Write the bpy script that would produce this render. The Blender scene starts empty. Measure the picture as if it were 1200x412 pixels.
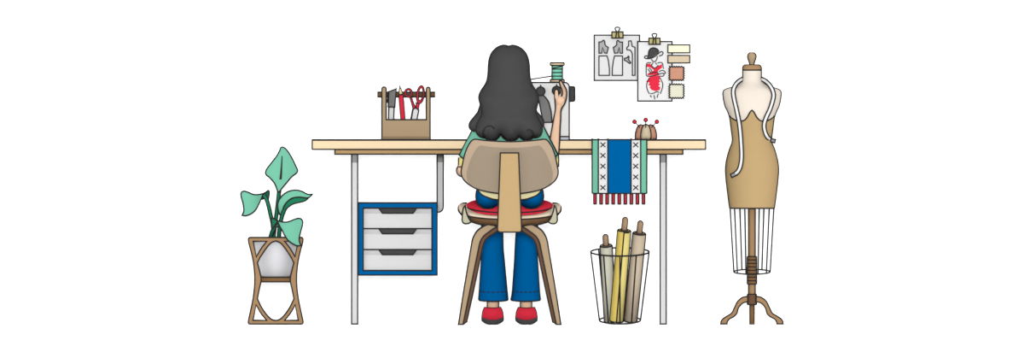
import bpy, math
from mathutils import Vector
from mathutils.geometry import delaunay_2d_cdt

C = bpy.context.scene.collection
PI = math.pi
# ------------------------------------------------------------------ units
# Shapes are given on a front elevation: u to the right, v downwards, one unit = K metres, floor at v = V0.
K = 0.75 / 215.0
U0, V0 = 600.0, 380.1
LW = 0.90 * K                       # radius of the dark edge piping
AMBIENT, FRONT, SIDE = 0.60, 0.58, 0.12
EXPO = 2.54
GAIN = 3.05                         # exposure gain of the bright studio


def W(u, v, y):
    return Vector(((u - U0) * K, y, (V0 - v) * K))


# ------------------------------------------------------------------ materials
def lin(c):
    c /= 255.0
    return c / 12.92 if c <= 0.04045 else ((c + 0.055) / 1.055) ** 2.4


MATS = {}


def M(name, rgb, k=1.0, rough=0.9):
    m = bpy.data.materials.new(name)
    m.use_nodes = True
    b = m.node_tree.nodes['Principled BSDF']
    col = [min(0.97, lin(c) / GAIN * k) for c in rgb] + [1.0]
    b.inputs['Base Color'].default_value = col
    b.inputs['Roughness'].default_value = rough
    b.inputs['Specular IOR Level'].default_value = 0.0
    m.diffuse_color = col
    MATS[name] = m
    return m


M('dark_edging', (56, 54, 54))
M('white_paint', (255, 255, 255), 9)
M('wall_paint', (255, 255, 255), 1.70)
M('desk_cream', (254, 229, 189))
M('desk_rail_wood', (206, 170, 122), 1.06)
M('light_metal', (229, 229, 229), 1.02)
M('metal_shade', (160, 160, 160))
M('blue_lacquer', (0, 103, 172))
M('drawer_grey', (229, 229, 229), 1.03)
M('charcoal', (78, 78, 78))
M('caddy_wood', (185, 161, 129))
M('caddy_shade', (154, 133, 105))
M('dark_wood', (128, 98, 66))
M('red', (237, 54, 76))
M('tool_grey', (130, 130, 130))
M('white_plastic', (238, 238, 238))
M('pencil_wood', (252, 228, 180))
M('leaf_green', (125, 203, 174))
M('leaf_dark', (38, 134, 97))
M('stand_wood', (177, 142, 104))
M('shelf_wood', (138, 104, 68))
M('pot_white', (236, 236, 240))
M('soil', (70, 52, 40))
M('shell_lit', (198, 175, 150))
M('shell_shaded', (167, 151, 130))
M('post_wood', (202, 172, 124))
M('leg_wood', (185, 161, 129))
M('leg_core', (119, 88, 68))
M('seat_wood', (137, 104, 74))
M('pad_cream', (255, 234, 206))
M('tie_cream', (209, 205, 176))
M('cuff_yellow', (250, 236, 146))
M('hem_cream', (245, 236, 182))
M('shirt_green', (125, 203, 174))
M('denim', (0, 103, 172))
M('skin', (255, 213, 180))
M('hair', (77, 77, 77))
M('machine_white', (240, 240, 240))
M('machine_base', (209, 211, 224))
M('throat_shade_grey', (132, 132, 132))
M('spool_cream', (254, 229, 189))
M('thread_green', (132, 218, 188))
M('paper_grey', (229, 229, 229), 1.04)
M('paper_white', (240, 240, 240), 1.04)
M('piece_grey', (180, 180, 180))
M('clip_brass', (203, 192, 132))
M('swatch_lemon', (255, 253, 221), 1.03)
M('swatch_sand', (223, 205, 174), 1.03)
M('swatch_terracotta', (210, 154, 128), 1.03)
M('swatch_ivory', (233, 231, 209), 1.03)
M('form_cream', (247, 236, 222))
M('form_tan', (202, 172, 124))
M('ribbed_wood', (138, 104, 70))
M('hub_wood', (119, 88, 68))
M('tape_white', (252, 252, 252), 1.0)
M('tape_metal', (160, 160, 160))
M('roll_ivory', (230, 229, 208))
M('roll_yellow', (252, 234, 146))
M('roll_gold', (247, 221, 118))
M('roll_sand', (223, 205, 180))
M('roll_sand_end', (186, 160, 132))
M('dowel', (186, 154, 124))
M('lip', (205, 96, 88))
M('eye_white', (250, 250, 250))


# ------------------------------------------------------------------ curves on the elevation
def cr(pts, n=5, closed=False):
    """Catmull-Rom through the points (any dimension)."""
    P = [Vector(p) for p in pts]
    if len(P) < 3:
        return [tuple(p) for p in P]
    out = []
    m = len(P)
    for i in range(m if closed else m - 1):
        p1, p2 = P[i], P[(i + 1) % m]
        p0 = P[i - 1] if (closed or i > 0) else p1 * 2 - p2
        p3 = P[(i + 2) % m] if (closed or i + 2 < m) else p2 * 2 - p1
        for k in range(n):
            t = k / n
            out.append(tuple(0.5 * (2 * p1 + (p2 - p0) * t + (2 * p0 - 5 * p1 + 4 * p2 - p3) * t * t
                                    + (3 * p1 - p0 - 3 * p2 + p3) * t ** 3)))
    if not closed:
        out.append(tuple(P[-1]))
    return out


def poly(*segs, n=5):
    out = []
    for s in segs:
        for p in cr(s, n):
            if not out or (Vector(p) - Vector(out[-1])).length > 0.02:
                out.append(p)
    if (Vector(out[0]) - Vector(out[-1])).length < 0.02:
        out.pop()
    return out


def rrect(x0, y0, x1, y1, r=0, n=4):
    rs = r if isinstance(r, tuple) else (r, r, r, r)
    out = []
    for (cx, cy, a0, rr) in ((x0, y0, PI, rs[0]), (x1, y0, 1.5 * PI, rs[1]), (x1, y1, 0, rs[2]), (x0, y1, .5 * PI, rs[3])):
        if rr <= 0:
            out.append((cx, cy))
            continue
        ox = cx + rr if cx == x0 else cx - rr
        oy = cy + rr if cy == y0 else cy - rr
        for k in range(n + 1):
            a = a0 + k / n * PI / 2
            out.append((ox + rr * math.cos(a), oy + rr * math.sin(a)))
    return out


def ell(cx, cy, rx, ry, n=24, rot=0.0):
    c, s = math.cos(rot), math.sin(rot)
    return [(cx + rx * math.cos(t) * c - ry * math.sin(t) * s, cy + rx * math.cos(t) * s + ry * math.sin(t) * c)
            for t in [2 * PI * k / n for k in range(n)]]


def mir(pts, cx):
    return [(2 * cx - p[0],) + tuple(p[1:]) for p in reversed(pts)]


def interp(tab, x):
    if x <= tab[0][0]:
        return tab[0][1]
    for (a, fa), (b, fb) in zip(tab, tab[1:]):
        if x <= b:
            return fa + (fb - fa) * (x - a) / (b - a)
    return tab[-1][1]


def smooth_tab(tab, n=6):
    return cr(tab, n)


def inside(p, loops):
    c = False
    x, y = p
    for L in loops:
        j = len(L) - 1
        for i in range(len(L)):
            xi, yi = L[i]
            xj, yj = L[j]
            if (yi > y) != (yj > y) and x < (xj - xi) * (y - yi) / (yj - yi) + xi:
                c = not c
            j = i
    return c


def dist(p, loops):
    best = 1e9
    for L in loops:
        for i in range(len(L)):
            ax, ay = L[i - 1]
            bx, by = L[i]
            dx, dy = bx - ax, by - ay
            q = dx * dx + dy * dy
            t = 0 if q == 0 else max(0, min(1, ((p[0] - ax) * dx + (p[1] - ay) * dy) / q))
            best = min(best, math.hypot(p[0] - ax - t * dx, p[1] - ay - t * dy))
    return best


def cap(loops, grid=0):
    vs, es = [], []
    for L in loops:
        b = len(vs)
        vs += [Vector(p) for p in L]
        es += [(b + i, b + (i + 1) % len(L)) for i in range(len(L))]
    if grid:
        xs = [p[0] for p in loops[0]]
        ys = [p[1] for p in loops[0]]
        y = min(ys) + grid / 2
        row = 0
        while y < max(ys):
            x = min(xs) + (grid / 2 if row % 2 else grid)
            while x < max(xs):
                if inside((x, y), loops) and dist((x, y), loops) > grid * 0.35:
                    vs.append(Vector((x, y)))
                x += grid
            y += grid * 0.87
            row += 1
    ov, oe, of, _, _, _ = delaunay_2d_cdt(vs, es, [], 0, 1e-5)
    tris = []
    for f in of:
        g = sum((ov[i] for i in f), Vector((0, 0))) / len(f)
        if inside((g.x, g.y), loops):
            tris.append(tuple(f))
    cnt = {}
    for f in tris:
        for a, b in zip(f, f[1:] + f[:1]):
            k = (min(a, b), max(a, b))
            cnt[k] = cnt.get(k, 0) + 1
    return [tuple(v) for v in ov], tris, [k for k, n in cnt.items() if n == 1]


# ------------------------------------------------------------------ mesh builder
LOC = {}


class MB:
    def __init__(self):
        self.v, self.f, self.m = [], [], []

    def mi(self, mat):
        if mat not in self.m:
            self.m.append(mat)
        return self.m.index(mat)

    def add(self, vs, fs, mat, smooth=False):
        b = len(self.v)
        self.v += [Vector(p) for p in vs]
        k = self.mi(mat)
        self.f += [(tuple(b + i for i in f), k, smooth) for f in fs]

    # --- sweep of a round section along a 3D path
    def sweep(self, pts, rad, mat, n=12, closed=False, caps=True, smooth=True, flat=None):
        P = [Vector(p) for p in pts]
        Q = [P[0]]
        R = rad if isinstance(rad, (list, tuple)) else [rad] * len(P)
        RR = [R[0]]
        for p, r in zip(P[1:], R[1:]):
            if (p - Q[-1]).length > 1e-5:
                Q.append(p)
                RR.append(r)
        if closed and (Q[0] - Q[-1]).length < 1e-5:
            Q.pop()
            RR.pop()
        m = len(Q)
        T = []
        mit = []
        for i in range(m):
            a = Q[i] - Q[i - 1] if (closed or i > 0) else Q[1] - Q[0]
            b = Q[(i + 1) % m] - Q[i] if (closed or i < m - 1) else Q[i] - Q[i - 1]
            a = a.normalized()
            b = b.normalized()
            t = a + b
            t = t.normalized() if t.length > 1e-4 else a
            T.append(t)
            mit.append((min(1.6, 1 / max(0.3, t.dot(a))), (b - a)))
        nrm = Vector((0, 1, 0)) if abs(T[0].y) < 0.9 else Vector((1, 0, 0))
        nrm = (nrm - T[0] * nrm.dot(T[0])).normalized()
        vs = []
        for i in range(m):
            if i:
                q = T[i - 1].rotation_difference(T[i])
                nrm = q @ nrm
                nrm = (nrm - T[i] * nrm.dot(T[i])).normalized()
            bi = T[i].cross(nrm)
            s, d = mit[i]
            d = d - T[i] * d.dot(T[i])
            d = d.normalized() if d.length > 1e-3 else None
            for k in range(n):
                a = 2 * PI * k / n
                o = (nrm * math.cos(a) + bi * math.sin(a)) * RR[i]
                if d is not None and s > 1.02:
                    o = o + d * (o.dot(d) * (s - 1))
                vs.append(Q[i] + o)
        fs = []
        for i in range(m if closed else m - 1):
            j = (i + 1) % m
            for k in range(n):
                l = (k + 1) % n
                fs.append((i * n + k, i * n + l, j * n + l, j * n + k))
        if caps and not closed:
            fs.append(tuple(range(n - 1, -1, -1)))
            fs.append(tuple((m - 1) * n + k for k in range(n)))
        self.add(vs, fs, mat, smooth)

    def line(self, pts, closed=False, r=LW, mat='dark_edging'):
        self.sweep(pts, r, mat, n=6, closed=closed, smooth=True)

    def eline(self, pts, y, closed=False, r=LW, mat='dark_edging', yf=None):
        self.line([W(p[0], p[1], y + (yf(p[0], p[1]) if yf else 0)) for p in pts], closed, r, mat)

    # --- board with an outline on the elevation, from depth y0 (front) to y1
    def prism(self, loops, y0, y1, mat, lines=True, yf=None, grid=0, corner=True, r=LW, back=True, side=None):
        if not isinstance(loops[0][0], (tuple, list)):
            loops = [loops]
        v2, tris, be = cap(loops, grid)
        g = (lambda p: yf(p[0], p[1])) if yf else (lambda p: 0)
        n = len(v2)
        vs = [W(p[0], p[1], y0 + g(p)) for p in v2] + [W(p[0], p[1], y1 + g(p)) for p in v2]
        self.add(vs, tris + [tuple(i + n for i in reversed(f)) for f in tris], mat, bool(yf))
        self.add(vs, [(a, b, b + n, a + n) for a, b in be], side or mat)
        if lines:
            for L in loops:
                self.eline(L, y0, True, r, yf=yf)
                if back:
                    self.eline(L, y1, True, r, yf=yf)
                if corner and abs(y1 - y0) > 0.008:
                    for i in range(len(L)):
                        a = Vector(L[i]) - Vector(L[i - 1])
                        b = Vector(L[(i + 1) % len(L)]) - Vector(L[i])
                        if a.length and b.length and a.angle(b) > 0.7:
                            o = g(L[i])
                            self.line([W(L[i][0], L[i][1], y0 + o), W(L[i][0], L[i][1], y1 + o)], r=r)

    # --- cushion-like body: outline at depth yc, bulging to the front (hf) and back (hb)
    def pillow(self, L, yc, hf, hb, R, mat, grid=3.0, yf=None, lines=True):
        v2, tris, be = cap([L], grid)
        n = len(v2)
        g = (lambda p: yf(p[0], p[1])) if yf else (lambda p: 0)
        bd = {i for e in be for i in e}
        vs, ix = [], {}
        fr, bk = [], []
        for i, p in enumerate(v2):
            d = 0 if i in bd else min(1, dist(p, [L]) / R)
            h = math.sqrt(max(0, 1 - (1 - d) ** 2))
            fr.append(len(vs))
            vs.append(W(p[0], p[1], yc + g(p) - hf * h))
            if i in bd:
                bk.append(fr[-1])
            else:
                bk.append(len(vs))
                vs.append(W(p[0], p[1], yc + g(p) + hb * h))
        self.add(vs, [tuple(fr[i] for i in f) for f in tris] + [tuple(bk[i] for i in reversed(f)) for f in tris], mat, True)
        if lines:
            self.eline(L, yc, True, r=LW * 1.3, yf=yf)

    # --- upright body of elliptical rings; rows = (v, cu, cy, ru, ry) ; ru in units, cy/ry in metres
    def rings(self, rows, mat, n=32, caps=True, smooth=True):
        vs, fs = [], []
        for (v, cu, cy, ru, ry) in rows:
            for k in range(n):
                a = 2 * PI * k / n
                vs.append(W(cu + ru * math.cos(a), v, cy - ry * math.sin(a)))
        m = len(rows)
        for i in range(m - 1):
            for k in range(n):
                l = (k + 1) % n
                fs.append((i * n + k, i * n + l, (i + 1) * n + l, (i + 1) * n + k))
        self.add(vs, fs, mat, smooth)
        if caps:
            self.add(vs, [tuple(range(n)), tuple((m - 1) * n + k for k in range(n))], mat)

    def side_lines(self, rows):
        for s in (-1, 1):
            self.line([W(cu + s * (ru + .5), v, cy) for (v, cu, cy, ru, ry) in rows])

    def ring_line(self, v, cu, cy, ru, ry, dv=0.0, n=40, r=LW):
        """dv: how much lower the front of the ring hangs than its middle"""
        self.line([W(cu + ru * math.cos(a), v + dv * math.sin(a), cy - ry * math.sin(a))
                   for a in [2 * PI * k / n for k in range(n)]], True, r)

    def ellipsoid(self, c, rx, ry, rz, mat, n=24, m=14):
        vs, fs = [], []
        for i in range(1, m):
            t = PI * i / m
            for k in range(n):
                a = 2 * PI * k / n
                vs.append(c + Vector((rx * math.sin(t) * math.cos(a), ry * math.sin(t) * math.sin(a), rz * math.cos(t))))
        top = len(vs)
        vs += [c + Vector((0, 0, rz)), c - Vector((0, 0, rz))]
        for i in range(m - 2):
            for k in range(n):
                l = (k + 1) % n
                fs.append((i * n + k, i * n + l, (i + 1) * n + l, (i + 1) * n + k))
        for k in range(n):
            l = (k + 1) % n
            fs.append((top, l, k))
            fs.append((top + 1, (m - 2) * n + k, (m - 2) * n + l))
        self.add(vs, fs, mat, True)

    # --- fuse everything so far into one continuous surface
    def fuse(self, voxel, mat, smooth_n=4):
        me = self._mesh('fuse')
        o = bpy.data.objects.new('fuse', me)
        C.objects.link(o)
        md = o.modifiers.new('r', 'REMESH')
        md.mode = 'VOXEL'
        md.voxel_size = voxel
        sm = o.modifiers.new('s', 'SMOOTH')
        sm.factor = 0.5
        sm.iterations = smooth_n
        dg = bpy.context.evaluated_depsgraph_get()
        ev = o.evaluated_get(dg).to_mesh()
        vs = [p.co.copy() for p in ev.vertices]
        fs = [tuple(p.vertices) for p in ev.polygons]
        o.evaluated_get(dg).to_mesh_clear()
        bpy.data.objects.remove(o)
        bpy.data.meshes.remove(me)
        self.v, self.f, self.m = [], [], []
        self.add(vs, fs, mat, True)

    def _mesh(self, name, off=Vector((0, 0, 0))):
        me = bpy.data.meshes.new(name)
        me.from_pydata([p - off for p in self.v], [], [f for f, _, _ in self.f])
        for m in self.m:
            me.materials.append(MATS[m])
        for p, (_, k, s) in zip(me.polygons, self.f):
            p.material_index = k
            p.use_smooth = s
        me.update()
        import bmesh
        bm = bmesh.new()
        bm.from_mesh(me)
        bmesh.ops.recalc_face_normals(bm, faces=bm.faces)
        bm.to_mesh(me)
        bm.free()
        return me

    def build(self, name, parent=None, label=None):
        off = LOC.get(parent, Vector((0, 0, 0))) if parent is not None else Vector((0, 0, 0))
        if parent is None:
            lo = [min(p[i] for p in self.v) for i in range(3)]
            hi = [max(p[i] for p in self.v) for i in range(3)]
            off = Vector(((lo[0] + hi[0]) / 2, (lo[1] + hi[1]) / 2, lo[2]))
        o = bpy.data.objects.new(name, self._mesh(name, off))
        C.objects.link(o)
        if parent is not None:
            o.parent = parent
        else:
            o.location = off
        LOC[o] = off
        if label:
            o['label'] = label
        return o


def tag(o, label, cat, group=None):
    o['label'] = label
    o['category'] = cat
    if group:
        o['group'] = group
    return o


def thing(name, label, cat, loc, group=None):
    o = bpy.data.objects.new(name, None)
    o.empty_display_size = 0.05
    C.objects.link(o)
    o.location = loc
    LOC[o] = Vector(loc)
    return tag(o, label, cat, group)


# ================================================================== the room
WALL_Y = 1.70
m = MB()
m.add([(-16, -46, 0), (16, -46, 0), (16, WALL_Y + 0.1, 0), (-16, WALL_Y + 0.1, 0),
       (-16, -46, -0.1), (16, -46, -0.1), (16, WALL_Y + 0.1, -0.1), (-16, WALL_Y + 0.1, -0.1)],
      [(0, 1, 2, 3), (7, 6, 5, 4), (0, 4, 5, 1), (1, 5, 6, 2), (2, 6, 7, 3), (3, 7, 4, 0)], 'white_paint')
m.build('floor')['kind'] = 'structure'
m = MB()
m.add([(-16, WALL_Y, 0), (16, WALL_Y, 0), (16, WALL_Y, 6), (-16, WALL_Y, 6),
       (-16, WALL_Y + 0.1, 0), (16, WALL_Y + 0.1, 0), (16, WALL_Y + 0.1, 6), (-16, WALL_Y + 0.1, 6)],
      [(0, 1, 2, 3), (7, 6, 5, 4), (0, 4, 5, 1), (1, 5, 6, 2), (2, 6, 7, 3), (3, 7, 4, 0)], 'wall_paint')
m.build('wall_back')['kind'] = 'structure'

# ================================================================== plant stand and plant
SX, SY = 323.05, 0.10               # middle of the stand
t = thing('plant_stand', 'brown wooden plant stand with arched cut-outs, holding the white pot', 'plant stand', W(SX, V0, SY))
lft = [(291.4, 284), (294, 293.5), (296.6, 305), (298.2, 318), (298.5, 327), (298.0, 338), (296.4, 350), (294.2, 361), (291.3, 374)]
corner_t = [(291.4, 284), (291.0, 280.2), (292.0, 278.4), (294, 278.0)]
corner_b = [(291.3, 374), (290.9, 377.3), (291.7, 378.9), (293.6, 379.3)]
outer = poly(list(reversed(corner_t)), lft, corner_b)
outer = outer + mir(outer, SX)
arch_t = [(301.7, 307.5), (305.5, 300.2), (312.0, 290.6), (317.4, 284.4), (323.05, 281.9)]
arch_b = [(301.7, 349.8), (307, 360.6), (313.6, 369.6), (318.5, 373.9), (323.05, 375.2)]
hole_t = poly([(305.9, 324.6), (304.2, 317), (301.7, 307.5)], arch_t)
hole_b = poly([(305.9, 329.9), (304.0, 338), (301.7, 349.8)], arch_b)
hole = list(reversed(hole_b)) + hole_t
hole = hole + mir(hole, SX)[1:-1]
tri_t = poly([(296.7, 282.4), (312.6, 282.4)], [(312.6, 282.4), (306.3, 290.5), (300.4, 300.4)], [(300.4, 300.4), (296.7, 282.4)])
tri_b = poly([(296.6, 375.0), (312.6, 375.0)], [(312.6, 375.0), (306, 367.0), (300.2, 357.0)], [(300.2, 357.0), (296.6, 375.0)])
loops = [outer, hole, tri_t, mir(tri_t, SX), tri_b, mir(tri_b, SX)]
for (a, b) in ((-0.015, 0.005), (0.195, 0.215)):
    m = MB()
    m.prism(loops, a, b, 'stand_wood')
    m.build('frame', t)
m = MB()
m.prism(rrect(304.4, 324.6, 341.7, 329.9), 0.004, 0.196, 'shelf_wood')
m.build('shelf', t)
for u in (292.5, 349.9):
    for v in (278.6, 375.6):
        m = MB()
        m.prism(rrect(u, v, u + 3.6, v + 3.2), 0.004, 0.196, 'stand_wood', back=False)
        m.build('rail', t)

p = thing('potted_plant', 'leafy green plant in a round white pot on the wooden stand', 'plant', W(SX, 324.6, SY))
m = MB()
prof = smooth_tab([(280.4, 25.2), (285, 26.6), (291, 26.3), (300, 25.0), (309, 22.6), (317, 19.8), (323.8, 16.8)], 4)
rows = [(v, SX, SY, r, r * K) for v, r in prof]
m.rings(rows + [(324.0, SX, SY, 8, 8 * K)], 'pot_white', n=48, caps=False)
m.rings([(280.4, SX, SY, 25.2, 25.2 * K), (280.4, SX, SY, 23.4, 23.4 * K), (284, SX, SY, 23.4, 23.4 * K)], 'pot_white', n=48, caps=False)
m.add([W(SX + 8 * math.cos(a), 324.0, SY + 8 * K * math.sin(a)) for a in [2 * PI * k / 24 for k in range(24)]], [tuple(range(24))], 'pot_white')
m.build('pot', p)
m = MB()
m.rings([(283.2, SX, SY, 23.6, 23.6 * K), (284.6, SX, SY, 23.6, 23.6 * K)], 'soil', n=32)
m.build('soil', p)


def stem(ctr, w, parent, mat='leaf_dark', w2=None):
    """a round stalk with dark sides; ctr = (u, v, y)"""
    P = cr(ctr, 5)
    m = MB()
    rr = [(w + ((w2 or w) - w) * i / (len(P) - 1)) * K for i in range(len(P))]
    Q = [W(*q) for q in P]
    m.sweep(Q, rr, mat, n=10)
    for s in (-1, 1):
        L = []
        for i, q in enumerate(Q):
            d = Q[min(i + 1, len(Q) - 1)] - Q[max(i - 1, 0)]
            e = Vector((-d.z, 0, d.x)).normalized() * s * (rr[i] + .3 * K)
            L.append(q + e)
        m.line(L)
    return m.build('stem', parent)


stem([(329.2, 207, 0.045), (327.6, 220, 0.05), (325.6, 238, 0.065), (323.6, 254, 0.08), (321.4, 270, 0.095), (319.5, 283.5, 0.10)], 1.5, p)
stem([(309.0, 228.2, 0.05), (312.3, 233.4, 0.05), (315.0, 242, 0.055), (317.2, 252, 0.065), (319.4, 262, 0.08), (321.6, 283.5, 0.10)], 1.4, p)
stem([(333.0, 246, 0.035), (330.6, 252.5, 0.045), (328.9, 260, 0.055), (327.4, 270, 0.07), (326.4, 283.5, 0.10)], 1.5, p)
stem([(325.2, 261, 0.005), (322.0, 265.8, 0.012), (318.9, 272, 0.035), (315.6, 283.5, 0.085)], 1.6, p)


def leaf(L, y, yf, dark=(), rib=None, extra=()):
    m = MB()
    m.prism(L, y - 0.0015, y + 0.0015, 'leaf_green', yf=yf, grid=4, back=False)
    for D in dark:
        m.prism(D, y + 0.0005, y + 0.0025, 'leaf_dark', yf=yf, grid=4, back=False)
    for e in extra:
        m.eline(e, y - 0.002, yf=yf)
    if rib:
        Q = cr(rib, 6)
        m.sweep([W(q[0], q[1], y - 0.002 + yf(q[0], q[1])) for q in Q], [q[2] * K for q in Q], 'dark_edging', n=8)
    return m.build('leaf', p)


A = cr([(331.3, 172.1), (335, 174.4), (339, 179.6), (343.2, 187), (346.6, 194.2), (348.8, 199.4), (347.6, 202.6), (344.6, 204.9),
        (341.3, 207.6), (335.2, 214.8), (330, 221), (327.2, 224.6), (325.3, 223.4), (321.8, 214.8), (316, 208), (312.4, 205.2),
        (311.1, 202.4), (312.6, 197.8), (318.2, 190.4), (324.2, 182.6), (327.6, 176.4), (328.8, 173.2)], 4, True)
leaf(A, 0.045, lambda u, v: -0.02 * (1 - ((u - 330) / 20) ** 2) + 0.00002 * (v - 215) ** 2 * 0.6,
     rib=[(330.5, 182.5, .5), (329.9, 195, .9), (329.1, 207, 1.3), (328.5, 210, 1.4)])
B = poly([(308.4, 226.6), (304, 227.5), (299.3, 227.9), (295, 226.9), (290.5, 224.9), (286.2, 223.8), (283.3, 224.6), (282.2, 227.4),
          (282.8, 231.4), (284.7, 238), (285.7, 244.5), (285.3, 248.4), (283.7, 252.2)],
         [(283.7, 252.2), (288.1, 252.6), (294.4, 250.2), (299.4, 245.9), (302.7, 240), (305.2, 234.6), (308.4, 226.6)])
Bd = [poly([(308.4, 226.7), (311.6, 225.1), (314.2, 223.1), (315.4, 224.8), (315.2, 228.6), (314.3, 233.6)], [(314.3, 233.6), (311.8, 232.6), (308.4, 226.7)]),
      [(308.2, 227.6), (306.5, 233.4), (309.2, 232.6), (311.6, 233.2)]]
leaf(B, 0.045, lambda u, v: -0.0011 * (308 - u) + 0.0001 * (u - 296) ** 2, dark=Bd)
Cc = poly([(327.9, 251.4), (326.2, 247), (325.4, 241.6), (325.9, 236.6), (328.9, 231.3), (333.3, 226.9), (339, 223.8), (346.5, 222.5),
           (353.6, 224), (359.3, 226.9), (362.9, 227.7), (366.3, 227.2)],
          [(366.3, 227.2), (363.6, 230.2), (360.8, 231.8), (355, 231.1), (349.5, 230.7), (342.2, 232), (336.4, 236.2), (332.5, 242), (330.5, 249), (327.9, 251.4)])
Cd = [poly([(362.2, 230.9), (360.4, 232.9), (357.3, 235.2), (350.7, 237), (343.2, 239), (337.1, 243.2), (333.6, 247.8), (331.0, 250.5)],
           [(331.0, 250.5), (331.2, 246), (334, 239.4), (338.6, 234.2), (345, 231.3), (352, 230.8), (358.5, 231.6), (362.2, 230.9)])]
leaf(Cc, 0.03, lambda u, v: -0.0009 * (u - 328) + 0.00006 * (v - 232) ** 2, dark=Cd)
D = poly([(325.2, 258.2), (330.3, 259.6), (335.2, 260), (340, 258.8), (344.5, 256.9), (349.4, 255.5), (352.7, 256.2), (354.7, 259.4),
          (354.1, 264.6), (352.3, 271.2), (350.7, 278), (350.9, 283), (352.8, 287.3)],
         [(352.8, 287.3), (347.8, 287.4), (342, 284.6), (337.1, 280.6), (333.4, 275), (330.5, 269.2), (327.9, 264.6), (325.2, 258.2)])
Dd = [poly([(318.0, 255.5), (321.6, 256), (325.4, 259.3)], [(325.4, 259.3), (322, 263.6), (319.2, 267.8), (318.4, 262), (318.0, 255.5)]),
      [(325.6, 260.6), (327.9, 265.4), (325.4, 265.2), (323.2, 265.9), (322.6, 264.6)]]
leaf(D, -0.035, lambda u, v: 0.04 * max(0, (330 - u) / 12) - 0.012 * math.sin(max(0, (u - 325)) / 30 * PI), dark=Dd)

# ================================================================== desk
DESK0, DESK1 = 0.0, 0.62
t = thing('desk', 'long cream-topped sewing desk on light grey metal legs', 'desk', W(596.5, V0, 0.31))
m = MB()
m.prism(rrect(365.8, 164.1, 827.0, 174.8, .5, 2), DESK0, DESK1, 'desk_cream')
m.build('tabletop', t)
m = MB()
m.prism(rrect(392.5, 174.9, 800.2, 180.5), 0.045, 0.575, 'desk_rail_wood')
m.build('apron', t)
for (u0, u1) in ((412.0, 419.2), (773.6, 780.8)):
    for y in (0.07, 0.525):
        m = MB()
        m.prism(rrect(u0, 180.5, u1, 379.3), y, y + 0.025, 'light_metal')
        lg = m.build('leg', t)
        m = MB()
        m.prism(rrect(u0 - .1, 180.6, u1 + .1, 190.4), y - .001, y + .026, 'metal_shade', lines=False)  # shade under the apron, painted as a grey band round the leg
        for q in (u0, u1):
            m.eline([(q, 180.6), (q, 190.4)], y - .001)
        m.build('top_shade', lg, 'grey shade painted at the top')
# the tube that drops from the apron and turns in behind the drawer unit
m = MB()
br = [(519.5, 180.5)] + [(519.5, 242.0)] + [(513.4 + 6.1 * math.cos(a), 242.6 + 6.3 * math.sin(a)) for a in [k / 6 * PI / 2 for k in range(1, 7)]] + \
     [(416, 248.9), (416, 241.6), (512.2, 241.6), (512.2, 180.5)]
m.prism(br, 0.50, 0.525, 'light_metal')
hb = m.build('hanging_bracket', t)
m = MB()
m.prism(rrect(512.1, 180.6, 519.6, 190.4), .499, .526, 'metal_shade', lines=False)  # the same painted shade on the bracket tube
for q in (512.2, 519.5):
    m.eline([(q, 180.6), (q, 190.4)], .499)
m.build('top_shade', hb, 'grey shade painted at the top')

# ------------------------------------------------------------------ drawer unit
t = thing('hanging_drawer_unit', 'blue drawer unit with three light grey drawers hung below the desk', 'drawer unit', W(465.9, 322, 0.27))
m = MB()
m.prism([rrect(419.7, 237.6, 512.2, 322.0), rrect(425.5, 243.5, 506.3, 316.8)], 0.075, 0.47, 'blue_lacquer', corner=True)
m.prism(rrect(425.5, 243.5, 506.3, 316.8), 0.455, 0.465, 'blue_lacquer', lines=False)
m.build('case', t)
for (a, b) in ((243.7, 267.6), (267.7, 292.1), (292.2, 316.6)):
    m = MB()
    m.prism(rrect(425.7, a + 6.2, 506.1, b), 0.085, 0.44, 'drawer_grey', lines=False)
    m.prism(rrect(425.7, a, 506.1, a + 6.2), 0.096, 0.105, 'drawer_grey', lines=False)
    m.eline(rrect(425.6, a, 506.2, b), 0.083, True)
    d = m.build('drawer', t)
    m = MB()
    m.prism([(443.6, a), (488.6, a), (484.0, a + 6.0), (448.2, a + 6.0)], 0.083, 0.097, 'charcoal')
    m.build('handle', d)

# ================================================================== tool caddy
CY = 0.16
t = thing('tool_caddy', 'brown wooden tool caddy with a dark dowel handle, standing on the desk', 'tool caddy', W(475.7, 164.1, CY + 0.055))


def post(u0, u1):
    c, r = (u0 + u1) / 2, (u1 - u0) / 2
    return [(c - r * math.cos(a), 104.5 - r * math.sin(a)) for a in [k / 8 * PI for k in range(9)]]


UL, UR = post(447.4, 452.6), post(499.5, 504.1)
front = UL + [(452.6, 140.2), (499.5, 140.2)] + UR + [(504.1, 163.4), (447.4, 163.4)]
m = MB()
m.prism(front, CY, CY + 0.012, 'caddy_wood')
m.prism(rrect(447.4, 140.2, 504.1, 163.4), CY + 0.098, CY + 0.11, 'caddy_wood')
for Pp in (UL, UR):
    m.prism(Pp + [(Pp[-1][0], 163.4), (Pp[0][0], 163.4)], CY + 0.012, CY + 0.11, 'caddy_wood', lines=False)
    m.eline(Pp + [(Pp[-1][0], 163.4), (Pp[0][0], 163.4)], CY + 0.11, True)
m.prism(rrect(452.6, 160.5, 499.5, 163.4), CY + 0.012, CY + 0.098, 'caddy_wood', lines=False)
m.build('box', t)
m = MB()
m.prism(rrect(448.0, 159.9, 503.5, 162.8), CY - 0.0025, CY + 0.001, 'caddy_shade', lines=False)  # shade along the foot of the box, painted as a darker strip
m.build('shade_strip', t, 'painted shade along the bottom')
m = MB()
m.sweep([W(442.9, 110.9, CY + 0.055), W(509.2, 110.9, CY + 0.055)], 2.6 * K, 'dark_wood', n=16)
m.prism(rrect(442.9, 108.0, 509.2, 113.8), CY + 0.050, CY + 0.060, 'dark_wood')
m.build('dowel_handle', t)

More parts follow.
